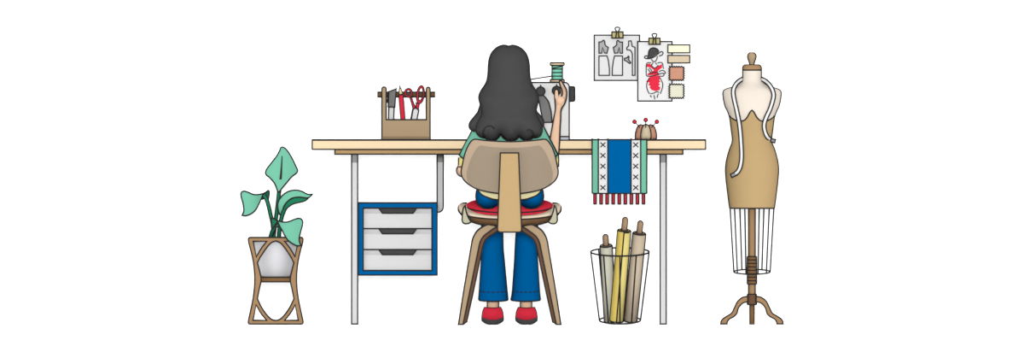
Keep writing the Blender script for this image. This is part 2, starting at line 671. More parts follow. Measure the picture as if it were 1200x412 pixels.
TY = CY + 0.025
t = thing('craft_knife', 'grey-headed craft knife with a white handle, beside the red pencil in the caddy', 'craft knife', W(457.5, 160.5, TY))
m = MB()
m.prism([(454.5, 158.5), (460.8, 158.5), (461.9, 125.6), (455.7, 125.4)], TY, TY + 0.012, 'white_plastic')
m.build('handle', t)
m = MB()
m.prism([(454.9, 125.2), (462.6, 125.7), (464.4, 104.0), (455.6, 107.4)], TY - 0.002, TY + 0.014, 'tool_grey')
m.build('head', t)
m = MB()
m.prism([(455.6, 108.4), (454.8, 110.0), (453.9, 119.6), (454.6, 120.4), (455.6, 114)], TY + 0.004, TY + 0.010, 'tool_grey')
m.build('pocket_clip', t)

t = thing('pencil', 'sharpened red pencil standing in the caddy beside the scissors', 'pencil', W(473.5, 160.5, TY))
ax = [(469.85, 110.9), (472.2, 139.7), (473.85, 160.2)]
P3 = [W(u, v, TY + 0.008) for u, v in ax]
m = MB()
m.sweep(P3, 2.35 * K, 'red', n=6, smooth=False)
for s in (-1, 1):
    m.line([W(u + s * 2.35, v, TY + 0.008) for u, v in ax])
m.eline([(467.6, 111.2), (472.1, 110.6)], TY - 0.0)
m.build('barrel', t)
m = MB()
m.sweep([P3[0], W(468.9, 103.2, TY + .008)], [2.2 * K, .75 * K], 'pencil_wood', n=12)
m.line([W(467.5, 110.9, TY + .008), W(468.3, 103.4, TY + .008)])
m.line([W(472.1, 110.6, TY + .008), W(469.4, 103.4, TY + .008)])
m.build('sharpened_wood', t)
m = MB()
m.sweep([W(468.95, 104.2, TY + .008), W(468.6, 100.2, TY + .008)], [1.15 * K, .6 * K], 'dark_edging', n=10)
m.build('lead', t)

t = thing('scissors', 'red-handled scissors standing blades down in the caddy', 'scissors', W(487, 160.5, TY))
m = MB()
m.prism([ell(478.7, 108.9, 4.7, 5.3), ell(478.7, 108.9, 2.7, 3.2)], TY + .006, TY + .014, 'red', corner=False, r=LW * .8)
m.prism(poly([(480.3, 114.4), (482.6, 122), (484.0, 127.8)], [(484.0, 127.8), (487.6, 126.2)], [(487.6, 126.2), (484.6, 121), (482.4, 113.6)]), TY + .006, TY + .014, 'red', r=LW * .8)
m.build('handle', t)
m = MB()
m.prism([ell(492.7, 110.9, 4.6, 10.6, 32, 0.13), ell(492.9, 110.5, 2.5, 7.6, 32, 0.13)], TY - .004, TY + .004, 'red', corner=False, r=LW * .8)
m.prism([(487.8, 120.4), (491.4, 121.4), (490.3, 128.8), (487.6, 126.0)], TY - .003, TY + .005, 'red', r=LW * .8)
m.build('handle', t)
m = MB()
m.prism([(484.0, 128.0), (487.4, 126.4), (490.8, 129.2), (488.7, 140), (485.2, 158), (482.6, 158), (482.0, 140)], TY + .001, TY + .005, 'white_plastic')
m.build('blade', t)
m = MB()
m.prism([(483.6, 128.4), (486.4, 127.6), (486.0, 140), (481.4, 158), (479.2, 158), (481.4, 140)], TY + .006, TY + .009, 'white_plastic')
m.build('blade', t)

# ================================================================== sewing machine
MY = 0.20
t = thing('sewing_machine', 'white sewing machine with dark dials on the desk in front of the seated person', 'sewing machine', W(626, 164.1, MY + .08))
thr = [(629, 112.5), (631.0, 117), (632.5, 123), (634.3, 132.5), (636.7, 143.5)]
body = [(667.1, 160.0)] + [(662.0 + 5.1 * math.cos(a), 101.9 - 5.1 * math.sin(a)) for a in [k / 6 * PI / 2 for k in range(7)]] + \
       [(588, 96.8), (584.5, 100), (584, 128), (602, 128), (605, 114)] + cr(thr, 4) + [(580, 143.5), (580, 160.0)]
m = MB()
m.prism(body, MY, MY + .15, 'machine_white')
m.build('body', t)
m = MB()
m.prism(rrect(580, 160.0, 667.1, 163.6), MY + .001, MY + .149, 'machine_base', lines=False)
m.line([W(667.1, 159, MY + .0005), W(667.1, 163.6, MY + .0005)])
m.line([W(580, 159, MY + .0005), W(580, 163.6, MY + .0005)])
m.build('base', t, 'bluish grey base')
m = MB()
m.prism(poly([(629.0, 112.0), (636.6, 111.6)], [(636.6, 111.6), (640.2, 115.4), (643, 120), (644.7, 126), (646, 132), (646.9, 143.3)],
             [(646.9, 143.3), (636.7, 143.5)], list(reversed(thr))), MY - .003, MY + .002, 'throat_shade_grey', back=False, corner=False)  # shaded inner side of the pillar, painted as a flat grey piece
m.build('throat_shade', t, 'curved grey shade painted beside the opening')
for (u, v) in ((633.5, 107.0), (652.3, 106.2)):
    m = MB()
    m.prism(ell(u, v, 5.1, 5.1, 28), MY - .012, MY, 'charcoal', corner=False, back=False)
    m.eline([(u, v - 5), (u, v - 7.6)], MY - .001)
    m.build('dial', t)
m = MB()
m.prism(rrect(667.4, 101.6, 673.6, 118.8, (0, 2, 2, 0)), MY + .045, MY + .105, 'charcoal')
m.build('handwheel', t)
m = MB()
m.sweep([W(592, 128, MY + .075), W(592, 139, MY + .075)], 1.2 * K, 'tool_grey', n=10)
m.prism(rrect(589.5, 139, 594.5, 142.6), MY + .065, MY + .085, 'tool_grey')
m.build('needle_bar', t)

SPY = MY + 0.027
t = thing('thread_spool', 'spool of green thread on top of the sewing machine', 'thread spool', W(653, 96.8, SPY))
for (a, b) in ((73.6, 76.7), (93.4, 96.3)):
    m = MB()
    m.rings([(a, 653, SPY, 7.6, 7.6 * K), (b, 653, SPY, 7.6, 7.6 * K)], 'spool_cream', n=28, smooth=False)
    m.ring_line(a, 653, SPY, 7.6, 7.6 * K)
    m.ring_line(b, 653, SPY, 7.6, 7.6 * K)
    m.side_lines([(a, 653, SPY, 7.6, 0), (b, 653, SPY, 7.6, 0)])
    m.build('flange', t)
m = MB()
R = 5.6
m.rings([(76.7, 653, SPY, R, R * K), (93.4, 653, SPY, R, R * K)], 'thread_green', n=28)
m.side_lines([(76.7, 653, SPY, R, 0), (93.4, 653, SPY, R, 0)])
for v in (81.0, 85.1, 89.3):
    m.ring_line(v, 653, SPY, R, R * K, r=LW * .85)
m.line([W(653 + R * math.cos(a), 80.8 - 3.6 * (PI - a) / PI, SPY - R * K * math.sin(a)) for a in [PI - k / 12 * PI for k in range(13)]], r=LW * .8)
m.build('thread_winding', t)
m = MB()
m.line([W(653 - R, 89.2, SPY), W(634, 91.2, SPY - .02), W(620, 93.4, SPY - .02), W(594, 96.6, SPY)], r=LW * .95)
m.build('loose_thread', t)

# ================================================================== pincushion and pins
PY = 0.07
PCU = 756.9
t = thing('pincushion', 'round terracotta and sand segmented pincushion at the right of the desk top', 'pincushion', W(PCU, 164.1, PY + .04))
half = cr([(0, 145.8), (2.6, 146.9), (4.6, 150.6), (5.7, 156), (5.7, 161), (4.6, 163.0), (2.5, 163.4), (0, 163.4)], 3)


def lobe(du, y, mat, wid=1.0, top=0.0, lean=0.0):
    L = [(PCU + du + h[0] * wid + lean * (163.4 - h[1]), h[1] + top * (163.4 - h[1]) / 17.6) for h in half]
    L += [(PCU + du - h[0] * wid + lean * (163.4 - h[1]), h[1] + top * (163.4 - h[1]) / 17.6) for h in reversed(half[1:-1])]
    m = MB()
    m.pillow(L, y, 0.020, 0.020, 5.6, mat, grid=1.8)
    return m


cy = PY + 0.04
lobe(0, cy - 0.028, 'swatch_sand').build('segment', t)
lobe(-6.6, cy - 0.010, 'swatch_terracotta', 1.02, 0.4, 0.05).build('segment', t)
lobe(6.6, cy - 0.010, 'swatch_terracotta', 1.02, 0.4, -0.05).build('segment', t)
lobe(-5.2, cy + 0.020, 'swatch_sand', .95, 1.0, 0.05).build('segment', t)
lobe(5.2, cy + 0.020, 'swatch_sand', .95, 1.0, -0.05).build('segment', t)
lobe(0, cy + 0.030, 'swatch_terracotta', 1.0, 1.0).build('segment', t)
for (hu, hv, fu, fv, y, lab) in ((743.6, 142.6, 750.0, 149.4, cy - .032, 'leftmost of the three red-headed pins in the pincushion'),
                                 (756.7, 140.4, 756.7, 149.6, cy - .050, 'upright middle pin with red head in the pincushion'),
                                 (769.8, 142.6, 763.4, 149.4, cy - .032, 'rightmost of the three red-headed pins in the pincushion')):
    q = thing('pin', lab, 'pin', W(fu, fv, y), 'pins in the pincushion')
    m = MB()
    m.line([W(hu, hv, y), W(fu, fv, y)], r=LW * .8)
    m.build('shaft', q)
    m = MB()
    m.ellipsoid(W(hu, hv, y), 1.9 * K, 1.9 * K, 1.9 * K, 'red', 16, 10)
    m.line([W(a, b, y) for a, b in ell(hu, hv, 2.1, 2.1, 20)], True, LW * .9)
    m.build('head', q)

# ================================================================== table runner over the front edge
RY = -0.006
t = thing('table_runner', 'blue table runner with green and white striped borders hanging over the desk edge', 'table runner', W(725.9, 226.5, RY))
m = MB()
cols = ((693.9, 701.2, 'shirt_green'), (701.2, 712.3, 'paper_white'), (712.3, 739.6, 'denim'), (739.6, 750.8, 'paper_white'), (750.8, 758.0, 'shirt_green'))
VT = 163.2
for (a, b, mat) in cols:
    side = [(RY - .0015, 226.4), (RY - .0015, VT + .2), (RY, VT - .3), (0.50, VT - .3), (0.50, VT), (0.0, VT), (-.0035, VT + .5), (-.0035, 226.4)]
    n = len(side)
    vs = [W(a, v, y) for y, v in side] + [W(b, v, y) for y, v in side]
    m.add(vs, [(i, (i + 1) % n, n + (i + 1) % n, n + i) for i in range(n)] + [tuple(range(n)), tuple(range(n, 2 * n))], mat)
for u in (693.9, 701.2, 712.3, 739.6, 750.8, 758.0):
    m.line([W(u, 226.4, RY - .002), W(u, VT, RY - .002), W(u, VT - .3, 0.5)])
m.line([W(693.9, 226.4, RY - .002), W(758, 226.4, RY - .002)])
m.line([W(693.9, VT + .3, RY - .0015), W(758, VT + .3, RY - .0015)])
for u in (706.6, 745.0):
    for v in (169.5, 182.0, 194.5, 207.1, 219.6):
        for s in (-1, 1):
            m.line([W(u - 2.9, v - 2.7 * s, RY - .002), W(u + 2.9, v + 2.7 * s, RY - .002)], r=LW * .8)
m.build('cloth', t)
for k in range(9):
    u = 697.3 + 7.1 * k
    m = MB()
    m.prism(rrect(u - 1.5, 226.8, u + 1.5, 238.8, .3, 2), RY - .003, RY + .002, 'red', corner=False)
    m.build('tassel', t)

# ================================================================== wire basket and fabric rolls
BU, BY = 726.5, 0.16
t = thing('wire_basket', 'open black wire basket on the floor holding three fabric rolls', 'basket', W(BU, V0, BY))
m = MB()
m.ring_line(295.0, BU, BY, 34.2, 34.2 * K, 4.7, 56, LW * 1.1)
m.build('rim', t)
m = MB()
m.ring_line(374.9, BU, BY, 24.1, 24.1 * K, 4.3, 48)
m.build('bottom_ring', t)


def on(r, v, dv, a):
    return W(BU + r * math.sin(a), v + dv * math.cos(a), BY - r * K * math.cos(a))


for deg in (-34, 0, 34, 90, 133, -133, -90):
    a = math.radians(deg)
    m = MB()
    m.line([on(34.2, 295.0, 4.7, a), on(24.1, 374.9, 4.3, a)], r=LW * 1.1)
    m.build('wire', t)
for s in (-1, 1):
    a = math.radians(180 - 34 * s)
    q = on(24.1, 374.9, 4.3, a)
    m = MB()
    m.line([q, Vector((q.x, q.y, LW))], r=LW * .8)
    m.build('foot', t)


def roll(top, bot, r, mat, endm, dtop, lab, flap=False):
    """top, bot: (u, v, y) of the axis ends"""
    q = thing('fabric_roll', lab, 'fabric roll', W(bot[0], V0 - 1, bot[2]), 'fabric rolls in the wire basket')
    A, B = W(*top), W(*bot)
    ax = (A - B).normalized()
    px = Vector((ax.z, 0, -ax.x)).normalized()         # across, in the elevation
    pf = ax.cross(px)
    if pf.y > 0:
        pf = -pf
    R = r * K
    m = MB()
    m.sweep([B, A], R, mat, n=36)
    for s in (-1, 1):
        m.line([B + px * (R + .4 * K) * s, A + px * (R + .4 * K) * s])
    for c in (A, B):
        m.line([c + px * R * math.cos(a) + pf * R * math.sin(a) for a in [2 * PI * k / 36 for k in range(36)]], True)
    # rolled end: a ring of darker cloth and the hollow core
    ring = [A + ax * .0012 + px * R * .94 * math.cos(a) + pf * R * .94 * math.sin(a) for a in [2 * PI * k / 32 for k in range(32)]]
    m.add(ring, [tuple(range(32))], endm)
    c2 = A + ax * .002
    m.line([c2 + px * R * .55 * math.cos(a) + pf * R * .55 * math.sin(a) for a in [2 * PI * k / 28 for k in range(28)]], True, LW * .7)
    if flap:
        n = 14
        g0, g1 = math.radians(178), math.radians(93)
        vs = []
        for c in (B, A - ax * .004):
            for k in range(n + 1):
                g = g0 + (g1 - g0) * k / n
                vs.append(c + (px * math.cos(g) + pf * math.sin(g)) * (R + .0012))
        m.add(vs, [(k, k + 1, n + 2 + k, n + 1 + k) for k in range(n)], 'roll_gold', True)
        m.line([B + pf * (R + .001), A - ax * .004 + pf * (R + .001)])
        m.line([A - ax * .004 + (px * math.cos(g) + pf * math.sin(g)) * (R + .001) for g in [math.radians(40 + 53 * k / 8) for k in range(9)]], r=LW * .8)
    m.build('fabric', q)
    m = MB()
    D = W(*dtop)
    m.sweep([A - ax * .02, D - ax * .010, D - ax * .004, D], [3.0 * K, 3.0 * K, 2.3 * K, 1.0 * K], 'dowel', n=18)
    for s in (-1, 1):
        m.line([A + px * 3.0 * K * s, D - ax * .010 + px * 3.0 * K * s, D - ax * .004 + px * 2.3 * K * s, D + px * .9 * K * s, D])
    m.build('dowel', q)


def along(top, bot, dv):
    """the point on the axis line dv units above the top end"""
    return tuple(top[i] + (bot[i] - top[i]) * (-dv / (bot[1] - top[1])) for i in range(3))


for (top, bot, r, mat, endm, h, lab, fl) in (
        ((710.2, 287.6, 0.105), (715.3, 376.2, 0.198), 6.7, 'roll_ivory', 'tie_cream', 13.0, 'short ivory fabric roll at the left of the wire basket', False),
        ((749.2, 273.2, 0.100), (738.7, 375.8, 0.195), 7.3, 'roll_sand', 'roll_sand_end', 14.4, 'beige fabric roll at the right of the wire basket', False),
        ((731.5, 269.8, 0.070), (722.5, 376.0, 0.143), 7.4, 'roll_yellow', 'roll_gold', 15.2, 'tall yellow fabric roll in the middle of the wire basket', True)):
    roll(top, bot, r, mat, endm, along(top, bot, h), lab, fl)

# ================================================================== papers, clips and swatches on the wall
S1 = WALL_Y - .0035
V0 -= 1.7                            # these hang a touch lower on the wall
m = MB()
m.prism(rrect(696.3, 41.1, 749.6, 94.2), S1, S1 + .003, 'paper_grey', corner=False)
bod1 = [(701.9, 49.2), (705.1, 48.9), (706.6, 47.3), (707.7, 47.1), (708.7, 48.6), (708.9, 52.0), (710.4, 54.0), (712.9, 55.5), (711.2, 62.3), (708.3, 62.0), (706.1, 55.6), (705.3, 62.2), (701.9, 62.3)]
bod2 = [(729.5, 49.2), (726.3, 49.2), (724.8, 47.5), (723.6, 47.3), (722.7, 48.8), (722.7, 52.2), (721.2, 54.2), (718.7, 55.5), (720.2, 62.3), (724.0, 62.0), (725.5, 55.6), (726.5, 62.2), (729.5, 62.3)]
sk1 = [(701.9, 65.5), (711.3, 65.3), (712.9, 70.6), (714.1, 80), (714.2, 88.2), (701.9, 88.2)]
sk2 = [(720.2, 65.4), (729.5, 65.5), (729.5, 88.2), (717.4, 88.2), (717.6, 80), (718.9, 70.6)]
slv = [(736.7, 48.1), (739.6, 47.8), (740.9, 54.2), (744.1, 55.4), (744.1, 88.2), (741.1, 88.2), (741.1, 63.5), (740.2, 60.7), (738.4, 58.6), (734.7, 58.2), (734.5, 56.0), (736.7, 53.6)]
sml = [(731.7, 68.2), (735.2, 67.5), (736.2, 65.6), (737.2, 66.3), (736.7, 69.8), (739.2, 73.4), (738, 74.4), (734.2, 71.6), (731.8, 70.6)]
for L, mt in ((bod1, 'piece_grey'), (bod2, 'piece_grey'), (sk1, 'paper_grey'), (sk2, 'paper_grey'), (slv, 'paper_grey'), (sml, 'piece_grey')):
    m.prism(L, S1 - .0008, S1 + .0005, mt, corner=False, back=False, r=LW * .85)
o = tag(m.build('pattern_sheet'), 'grey sheet of sewing pattern pieces clipped on the wall', 'paper sheet')

S2 = S1 - .005
m = MB()
m.prism(rrect(747.3, 48.6, 787.6, 118.3), S2, S2 + .003, 'paper_white', corner=False)
yq = S2 - .0006


def fill(L, mt):
    m.prism(L, yq, S2 + .001, mt, lines=False)


def stroke(L, r=.62, n=4):
    m.eline(cr(L, n), yq - .0006, r=r * K)


fill(cr([(758.2, 67.0), (760.2, 62), (761.8, 57.8), (766, 56.2), (770.2, 57.6), (772.2, 60.6), (768.6, 64.2), (764, 67.2), (759.2, 68.3)], 3, True), 'charcoal')
stroke([(759.6, 65.6), (760.3, 60.2), (762.3, 57.0), (766, 55.9), (770, 57.3), (772.3, 60.4)], .75)
stroke([(758.6, 65.2), (756.2, 65.6), (755.4, 67.4), (757.4, 68.6), (762, 68.4), (767, 66.4), (771.4, 62.8), (774.8, 60.4), (777, 61.6), (776, 64.2), (772.4, 65.6)], .75)
stroke([(763.3, 69), (764.5, 71), (766.7, 72.3), (769, 70.5), (770.3, 67), (770.2, 65.8)])
fill([(757.9, 75.3), (761.4, 74.2), (763.6, 77.0), (767.2, 79.9), (771.4, 77.2), (775.8, 75.0), (775.8, 79.4), (772.2, 81.8), (770.6, 84.2), (771.8, 87.2),
      (758.8, 88.3), (759.2, 86), (763.6, 84.2), (766.6, 82.2), (762.6, 79.2), (757.9, 78.2)], 'red')
fill([(761.5, 89.2), (772.4, 88.2), (773.6, 90.2), (772.6, 94.2), (774.2, 95.4), (771.8, 97.2), (773.8, 98.8), (771.5, 100.6), (774, 102.2), (772.8, 105.6),
      (768, 106.6), (763.5, 105.3), (761, 102), (762.4, 100.7), (759.8, 99.5), (761.2, 96.6), (757, 95.4), (760.6, 92.6)], 'red')
stroke([(763, 73.5), (759.4, 73.4), (757.6, 75.4), (757.3, 82), (757.5, 87.6), (759.4, 89.2), (765, 88.6), (772.2, 87.2)])
stroke([(765.2, 73), (764.4, 75), (763.4, 76.4), (767.3, 79.8), (771.6, 76.2)])
stroke([(768.2, 73.2), (769.5, 75.6)])
stroke([(770.5, 73.6), (775, 73.1), (776.7, 75.2), (777, 78.2), (777.7, 80.6)])
stroke([(761, 85.8), (766, 84.8), (770.6, 84.9), (772.3, 87.6)])
stroke([(759.4, 80.6), (761.0, 83.2), (762.4, 84.6)])
stroke([(760.8, 79.6), (763.2, 81.6), (764, 84)])
stroke([(772.4, 84.0), (775.2, 82.4), (778.4, 83.1), (779.7, 85.8), (775.6, 85.8), (772.6, 86.6)])
stroke([(773, 89.1), (776.4, 89.2), (778, 88.0), (777.8, 86.4)])
stroke([(761.2, 90.8), (758.6, 95.8), (757.8, 101), (759, 106), (761, 109.9)])
stroke([(773.2, 90.8), (776, 96), (776.7, 100), (775.6, 105), (773.8, 109.6)])
stroke([(762.2, 109.6), (766, 109.1), (769.6, 107.2), (772.4, 108.2)])
for L in ([(762, 111.4), (763.5, 114)], [(766.5, 111.4), (767.3, 116.3)], [(771.4, 109.6), (770, 114.4)]):
    stroke(L)
tag(m.build('fashion_picture'), 'white sheet with a fashion sketch of a woman in a red dress, on the wall', 'picture')

for (u0, v0, y, lab) in ((717.0, 37.2, S1, 'brass binder clip on top of the grey pattern sheet'), (760.4, 44.6, S2, 'brass binder clip on top of the fashion sketch')):
    q = thing('binder_clip', lab, 'binder clip', W(u0 + 6.6, v0 + 7.3, y), 'binder clips on the wall')
    m = MB()
    m.prism(rrect(u0, v0, u0 + 13.1, v0 + 7.3), y - .012, y - .001, 'clip_brass')
    m.build('body', q)
    c = u0 + 6.55
    m = MB()
    L = cr([(c + 1.9, v0 + 7.0), (c + 1.2, v0 + 1.2), (c + 1.3, v0 - .8), (c + 2.8, v0 - 3.6), (c + 1.6, v0 - 5.2), (c - 1.6, v0 - 5.2), (c - 2.8, v0 - 3.6), (c - 1.3, v0 - .8), (c - 1.2, v0 + 1.2), (c - 1.9, v0 + 7.0)], 5)
    m.eline(L, y - .0145)
    m.build('wire_handle', q)

Y3 = S2 - .004


def pinked(x0, y0, x1, y1, nx=6, ny=6, d=.65):
    out = []
    for k in range(nx * 2):
        out.append((x0 + (x1 - x0) * k / (nx * 2), y0 + (d if k % 2 else -d) * (1 if k else 1)))
    for k in range(ny * 2):
        out.append((x1 + (-d if k % 2 else d), y0 + (y1 - y0) * k / (ny * 2)))
    for k in range(nx * 2):
        out.append((x1 - (x1 - x0) * k / (nx * 2), y1 + (-d if k % 2 else d)))
    for k in range(ny * 2):
        out.append((x0 + (d if k % 2 else -d), y1 - (y1 - y0) * k / (ny * 2)))
    return out


for L, mt, lab in ((rrect(782.7, 52.4, 808.4, 61.8), 'swatch_lemon', 'pale yellow fabric swatch, topmost beside the fashion sketch'),
                   (rrect(782.7, 64.8, 808.4, 73.7), 'swatch_sand', 'sand coloured fabric swatch just below the pale yellow one'),
                   (pinked(784.4, 78.0, 801.4, 93.8), 'swatch_terracotta', 'terracotta fabric swatch with zigzag edges beside the fashion sketch'),
                   (pinked(784.4, 98.6, 801.4, 114.8), 'swatch_ivory', 'ivory fabric swatch with zigzag edges at the sketch bottom corner')):
    m = MB()
    m.prism(L, Y3, Y3 + .003, mt, corner=False, back=False, r=LW * .9)
    tag(m.build('fabric_swatch'), lab, 'fabric swatch', 'fabric swatches on the wall')

V0 += 1.7
# ================================================================== dress form and measuring tape
FU, FY = 881.25, 0.16
t = thing('dress_form', 'tan and cream dress form with wire skirt cage on a wooden tripod stand', 'dress form', W(FU, V0, FY))
RX = smooth_tab([(82, 10.5), (88, 10.5), (92, 10.7), (95.5, 12.0), (98.5, 14.6), (100.8, 18.6), (102.6, 24.0), (104.2, 29.5), (106.2, 32.8), (109.5, 33.7), (114, 33.3), (119, 32.5),
                 (125, 30.8), (130, 28.4), (136, 26.1), (142, 25.0), (150, 24.1), (158, 23.0), (163, 22.5), (168, 23.2), (177, 26.6), (189, 29.7), (199, 30.6), (210, 29.9), (225, 28.2), (244, 25.7)], 4)
RYT = smooth_tab([(82, 9.5), (92, 9.8), (96, 11), (100, 14), (105, 18), (112, 21.5), (122, 24.5), (131, 25.5), (140, 23.0), (150, 20), (163, 17.8), (177, 21), (195, 24.5), (210, 24), (244, 20.5)], 4)


def form(a, v, off=0.0):
    rx, ry = interp(RX, v), interp(RYT, v)
    return W(FU + rx * math.cos(a), v, FY - (ry * math.sin(a)) * K - (off * math.sin(a)))


def form_front(u, v, off=0.0):
    rx, ry = interp(RX, v), interp(RYT, v)
    x = max(-1, min(1, (u - FU) / rx))
    return FY - ry * K * math.sqrt(1 - x * x) - off


SW = smooth_tab([(0, 129.2), (2.2, 131.0), (4.2, 134.8), (6.4, 138.4), (9.4, 141.0), (13, 141.8), (17.5, 141.4), (21.5, 139.6), (24.5, 137.6), (26.2, 136), (40, 136)], 4)


def edge_v(a):
    v = 138.0
    for _ in range(12):
        v = .5 * v + .5 * interp(SW, abs(interp(RX, v) * math.cos(a)))
    return v


NA = 96
angs = [2 * PI * k / NA for k in range(NA)]


def form_part(lo, hi, mat, rows):
    vs, fs = [], []
    for i in range(rows + 1):
        for a in angs:
            b = lo(a) + (hi(a) - lo(a)) * i / rows
            vs.append(form(a, b))
    for i in range(rows):
        for k in range(NA):
            l = (k + 1) % NA
            fs.append((i * NA + k, i * NA + l, (i + 1) * NA + l, (i + 1) * NA + k))
    m = MB()
    m.add(vs, fs, mat, True)
    m.add(vs, [tuple(range(NA)), tuple(rows * NA + k for k in range(NA))], mat)
    return m


m = form_part(lambda a: 82.2, edge_v, 'form_cream', 44)
for s in (0, PI):
    m.line([form(s, 82.2 + (136 - 82.2) * k / 60) + Vector((math.cos(s) * .5 * K, -.002, 0)) for k in range(61)])
m.build('bust', t, 'cream upper half')
m = form_part(edge_v, lambda a: 244.0, 'form_tan', 44)
for s in (0, PI):
    m.line([form(s, 136 + 108 * k / 60) + Vector((math.cos(s) * .5 * K, -.002, 0)) for k in range(61)])
m.line([form(a, edge_v(a), .0008) for a in angs], True)
m.line([form(a, 244) for a in angs], True)
m.build('body', t, 'tan lower half')
m = MB()
rw = [(76.0, FU, FY, 6.5, 6.0 * K), (76.3, FU, FY, 8.2, 7.6 * K), (77.4, FU, FY, 9.8, 8.8 * K), (79.2, FU, FY, 10.5, 9.5 * K), (82.2, FU, FY, 10.5, 9.5 * K)]
m.rings(rw, 'stand_wood', n=40)
m.side_lines(rw)
m.ring_line(76.2, FU, FY, 7.0, 6.4 * K)
m.ring_line(82.2, FU, FY, 10.5, 9.5 * K)
m.build('neck_cap', t)
m = MB()
kn = [(v, FU - .2, FY, r, r * K) for v, r in smooth_tab([(61.7, .6), (62.2, 2.2), (63.6, 3.8), (66.2, 4.5), (69, 4.0), (72, 2.9), (76.2, 1.7)], 4)]
m.rings(kn, 'caddy_wood', n=28)
m.side_lines(kn)
m.line([W(FU - .8, 61.7, FY), W(FU + .4, 61.7, FY)])
m.build('finial', t)
for (a, b) in ((-1.0, 0), (-.80, 1), (-.556, -1), (-.33, 1), (.33, 1), (.545, -1), (.79, 1), (1.0, 0)):
    s = b * math.sqrt(max(0, 1 - a * a))
    m = MB()
    m.line([W(FU + 25.6 * a, 244.2, FY - 20.3 * K * s), W(FU + 21.3 * a, 318.3 + 2.8 * s, FY - 18 * K * s)], r=LW * 1.1)
    m.build('cage_wire', t)
m = MB()
m.ring_line(318.3, FU, FY, 21.3, 18 * K, 2.8, 48)
m.build('cage_hoop', t)


def turned(name, rows, mat, ringv=(), label=None):
    m = MB()
    rr = [(v, FU - .1, FY, r, r * K) for v, r in rows]
    m.rings(rr, mat, n=28)
    m.side_lines(rr)
    for v in (rows[0][0], rows[-1][0]) + tuple(ringv):
        r = interp(rows, v)
        m.ring_line(v, FU - .1, FY, r, r * K, n=28, r=LW * .9)
    return m.build(name, t, label)


turned('pole', [(244.2, 3.4), (346, 3.4)], 'stand_wood')
turned('height_adjuster', [(300.4, 4.9), (332.7, 4.9)], 'ribbed_wood', [304.4 + 4.05 * k for k in range(7)], 'dark ribbed sleeve')
turned('hub', [(344.6, 4.8), (356.7, 4.8)], 'hub_wood', (), 'dark brown hub')
up = [(876.3, 347.1), (870.2, 348.2), (864.3, 353.0), (860.6, 360.3), (857.3, 366.6), (852, 370.0), (847, 373.4), (845.0, 376.6), (844.7, 379.3)]
dn = [(852.0, 379.3), (852.6, 376.4), (855, 373.4), (859.7, 370.9), (863.4, 367.2), (865.5, 360.6), (870.2, 355.2), (876.3, 353.2)]
legp = poly(up, dn)
for L in (legp, mir(legp, FU - .05)):
    m = MB()
    m.prism(L, FY - .010, FY + .010, 'stand_wood')
    m.build('leg', t)
m = MB()
D0 = poly(up, dn)
half_w = 2.4 * K
vs = []
for s in (-1, 1):
    vs += [Vector((W(FU, 0, 0).x + s * half_w, FY + (FU - u) * K, (V0 - v) * K)) for u, v in D0]
n = len(D0)
v2, tr, be = cap([D0])
m.add(vs, [(i, (i + 1) % n, n + (i + 1) % n, n + i) for i in range(n)], 'ribbed_wood')
for s in (-1, 1):
    m.add([Vector((W(FU, 0, 0).x + s * half_w, FY + (FU - u) * K, (V0 - v) * K)) for u, v in v2], tr, 'ribbed_wood')
    m.line([Vector((W(FU, 0, 0).x + s * half_w, FY + (FU - u) * K, (V0 - v) * K)) for u, v in D0], True)
# straight spindle foot under the hub
m.sweep([W(FU, 356, FY), W(FU, 379.8, FY)], 2.4 * K, 'ribbed_wood', n=16)
for s in (-1, 1):
    m.line([W(FU + 2.45 * s, 356.7, FY), W(FU + 2.45 * s, 379.3, FY)])
m.line([W(FU - 2.45, 379.3, FY - .003), W(FU + 2.45, 379.3, FY - .003)])
m.build('leg', t, 'dark back leg with centre spindle')


t = thing('measuring_tape', 'white measuring tape draped around the neck of the dress form', 'measuring tape', W(FU, 206, FY - .1))


def ff(u, v):
    return form_front(u, v, .004)


ls = [(870.2, 92.6, FY - .006), (866.6, 94.6, FY - .022), (862.6, 98.4, FY - .045), (860.0, 103.4, FY - .062)]
ls += [(u, v, ff(u, v) - .004) for u, v in ((859.3, 109), (860.6, 117.4), (862.6, 126), (864.4, 134.5), (866.2, 143.5), (867.6, 155), (868.5, 168), (869.1, 180), (868.7, 188.5), (867.2, 196), (864.6, 201), (861.6, 203.4))]
rs = [(892.3, 92.6, FY - .006), (896.6, 94.7, FY - .022), (901.2, 98.8, FY - .045), (904.4, 103.6, FY - .056)]
rs += [(u, v, ff(u, v) - .004) for u, v in ((906.2, 108.6), (906.6, 113), (904.9, 120.4), (902.1, 128.6), (898.6, 136), (896.2, 142.5), (895.5, 148.4), (896.8, 155), (899.6, 160.6), (904.2, 164.6))]
bk = [(888, 91.0, FY + .034), (881.25, 90.4, FY + .044), (874.5, 91.0, FY + .034)]
path = cr(list(reversed(ls)) + list(reversed(bk)) + rs, 4)
m = MB()
E = [[], []]
wd = 2.1 * K
Q = [W(*q) for q in path]
for i, q in enumerate(Q):
    d = Q[min(i + 1, len(Q) - 1)] - Q[max(i - 1, 0)]
    e = Vector((-d.z, 0, d.x))
    flat = Vector((d.x, 0, d.z)).length / max(1e-6, d.length)
    if path[i][2] > FY + .004:                      # round the back of the neck the tape stands on edge
        e = Vector((0, 0, 1))
    e = e.normalized() * wd
    if i and e.dot(E[1][-1] - Q[i - 1]) < 0:
        e = -e
    E[0].append(q - e)
    E[1].append(q + e)
vs = []
th = Vector((0, .0012, 0))
for i in range(len(Q)):
    vs += [E[0][i] - th, E[1][i] - th, E[1][i] + th, E[0][i] + th]
fs = []
for i in range(len(Q) - 1):
    for k in range(4):
        l = (k + 1) % 4
        fs.append((4 * i + k, 4 * i + l, 4 * i + 4 + l, 4 * i + 4 + k))
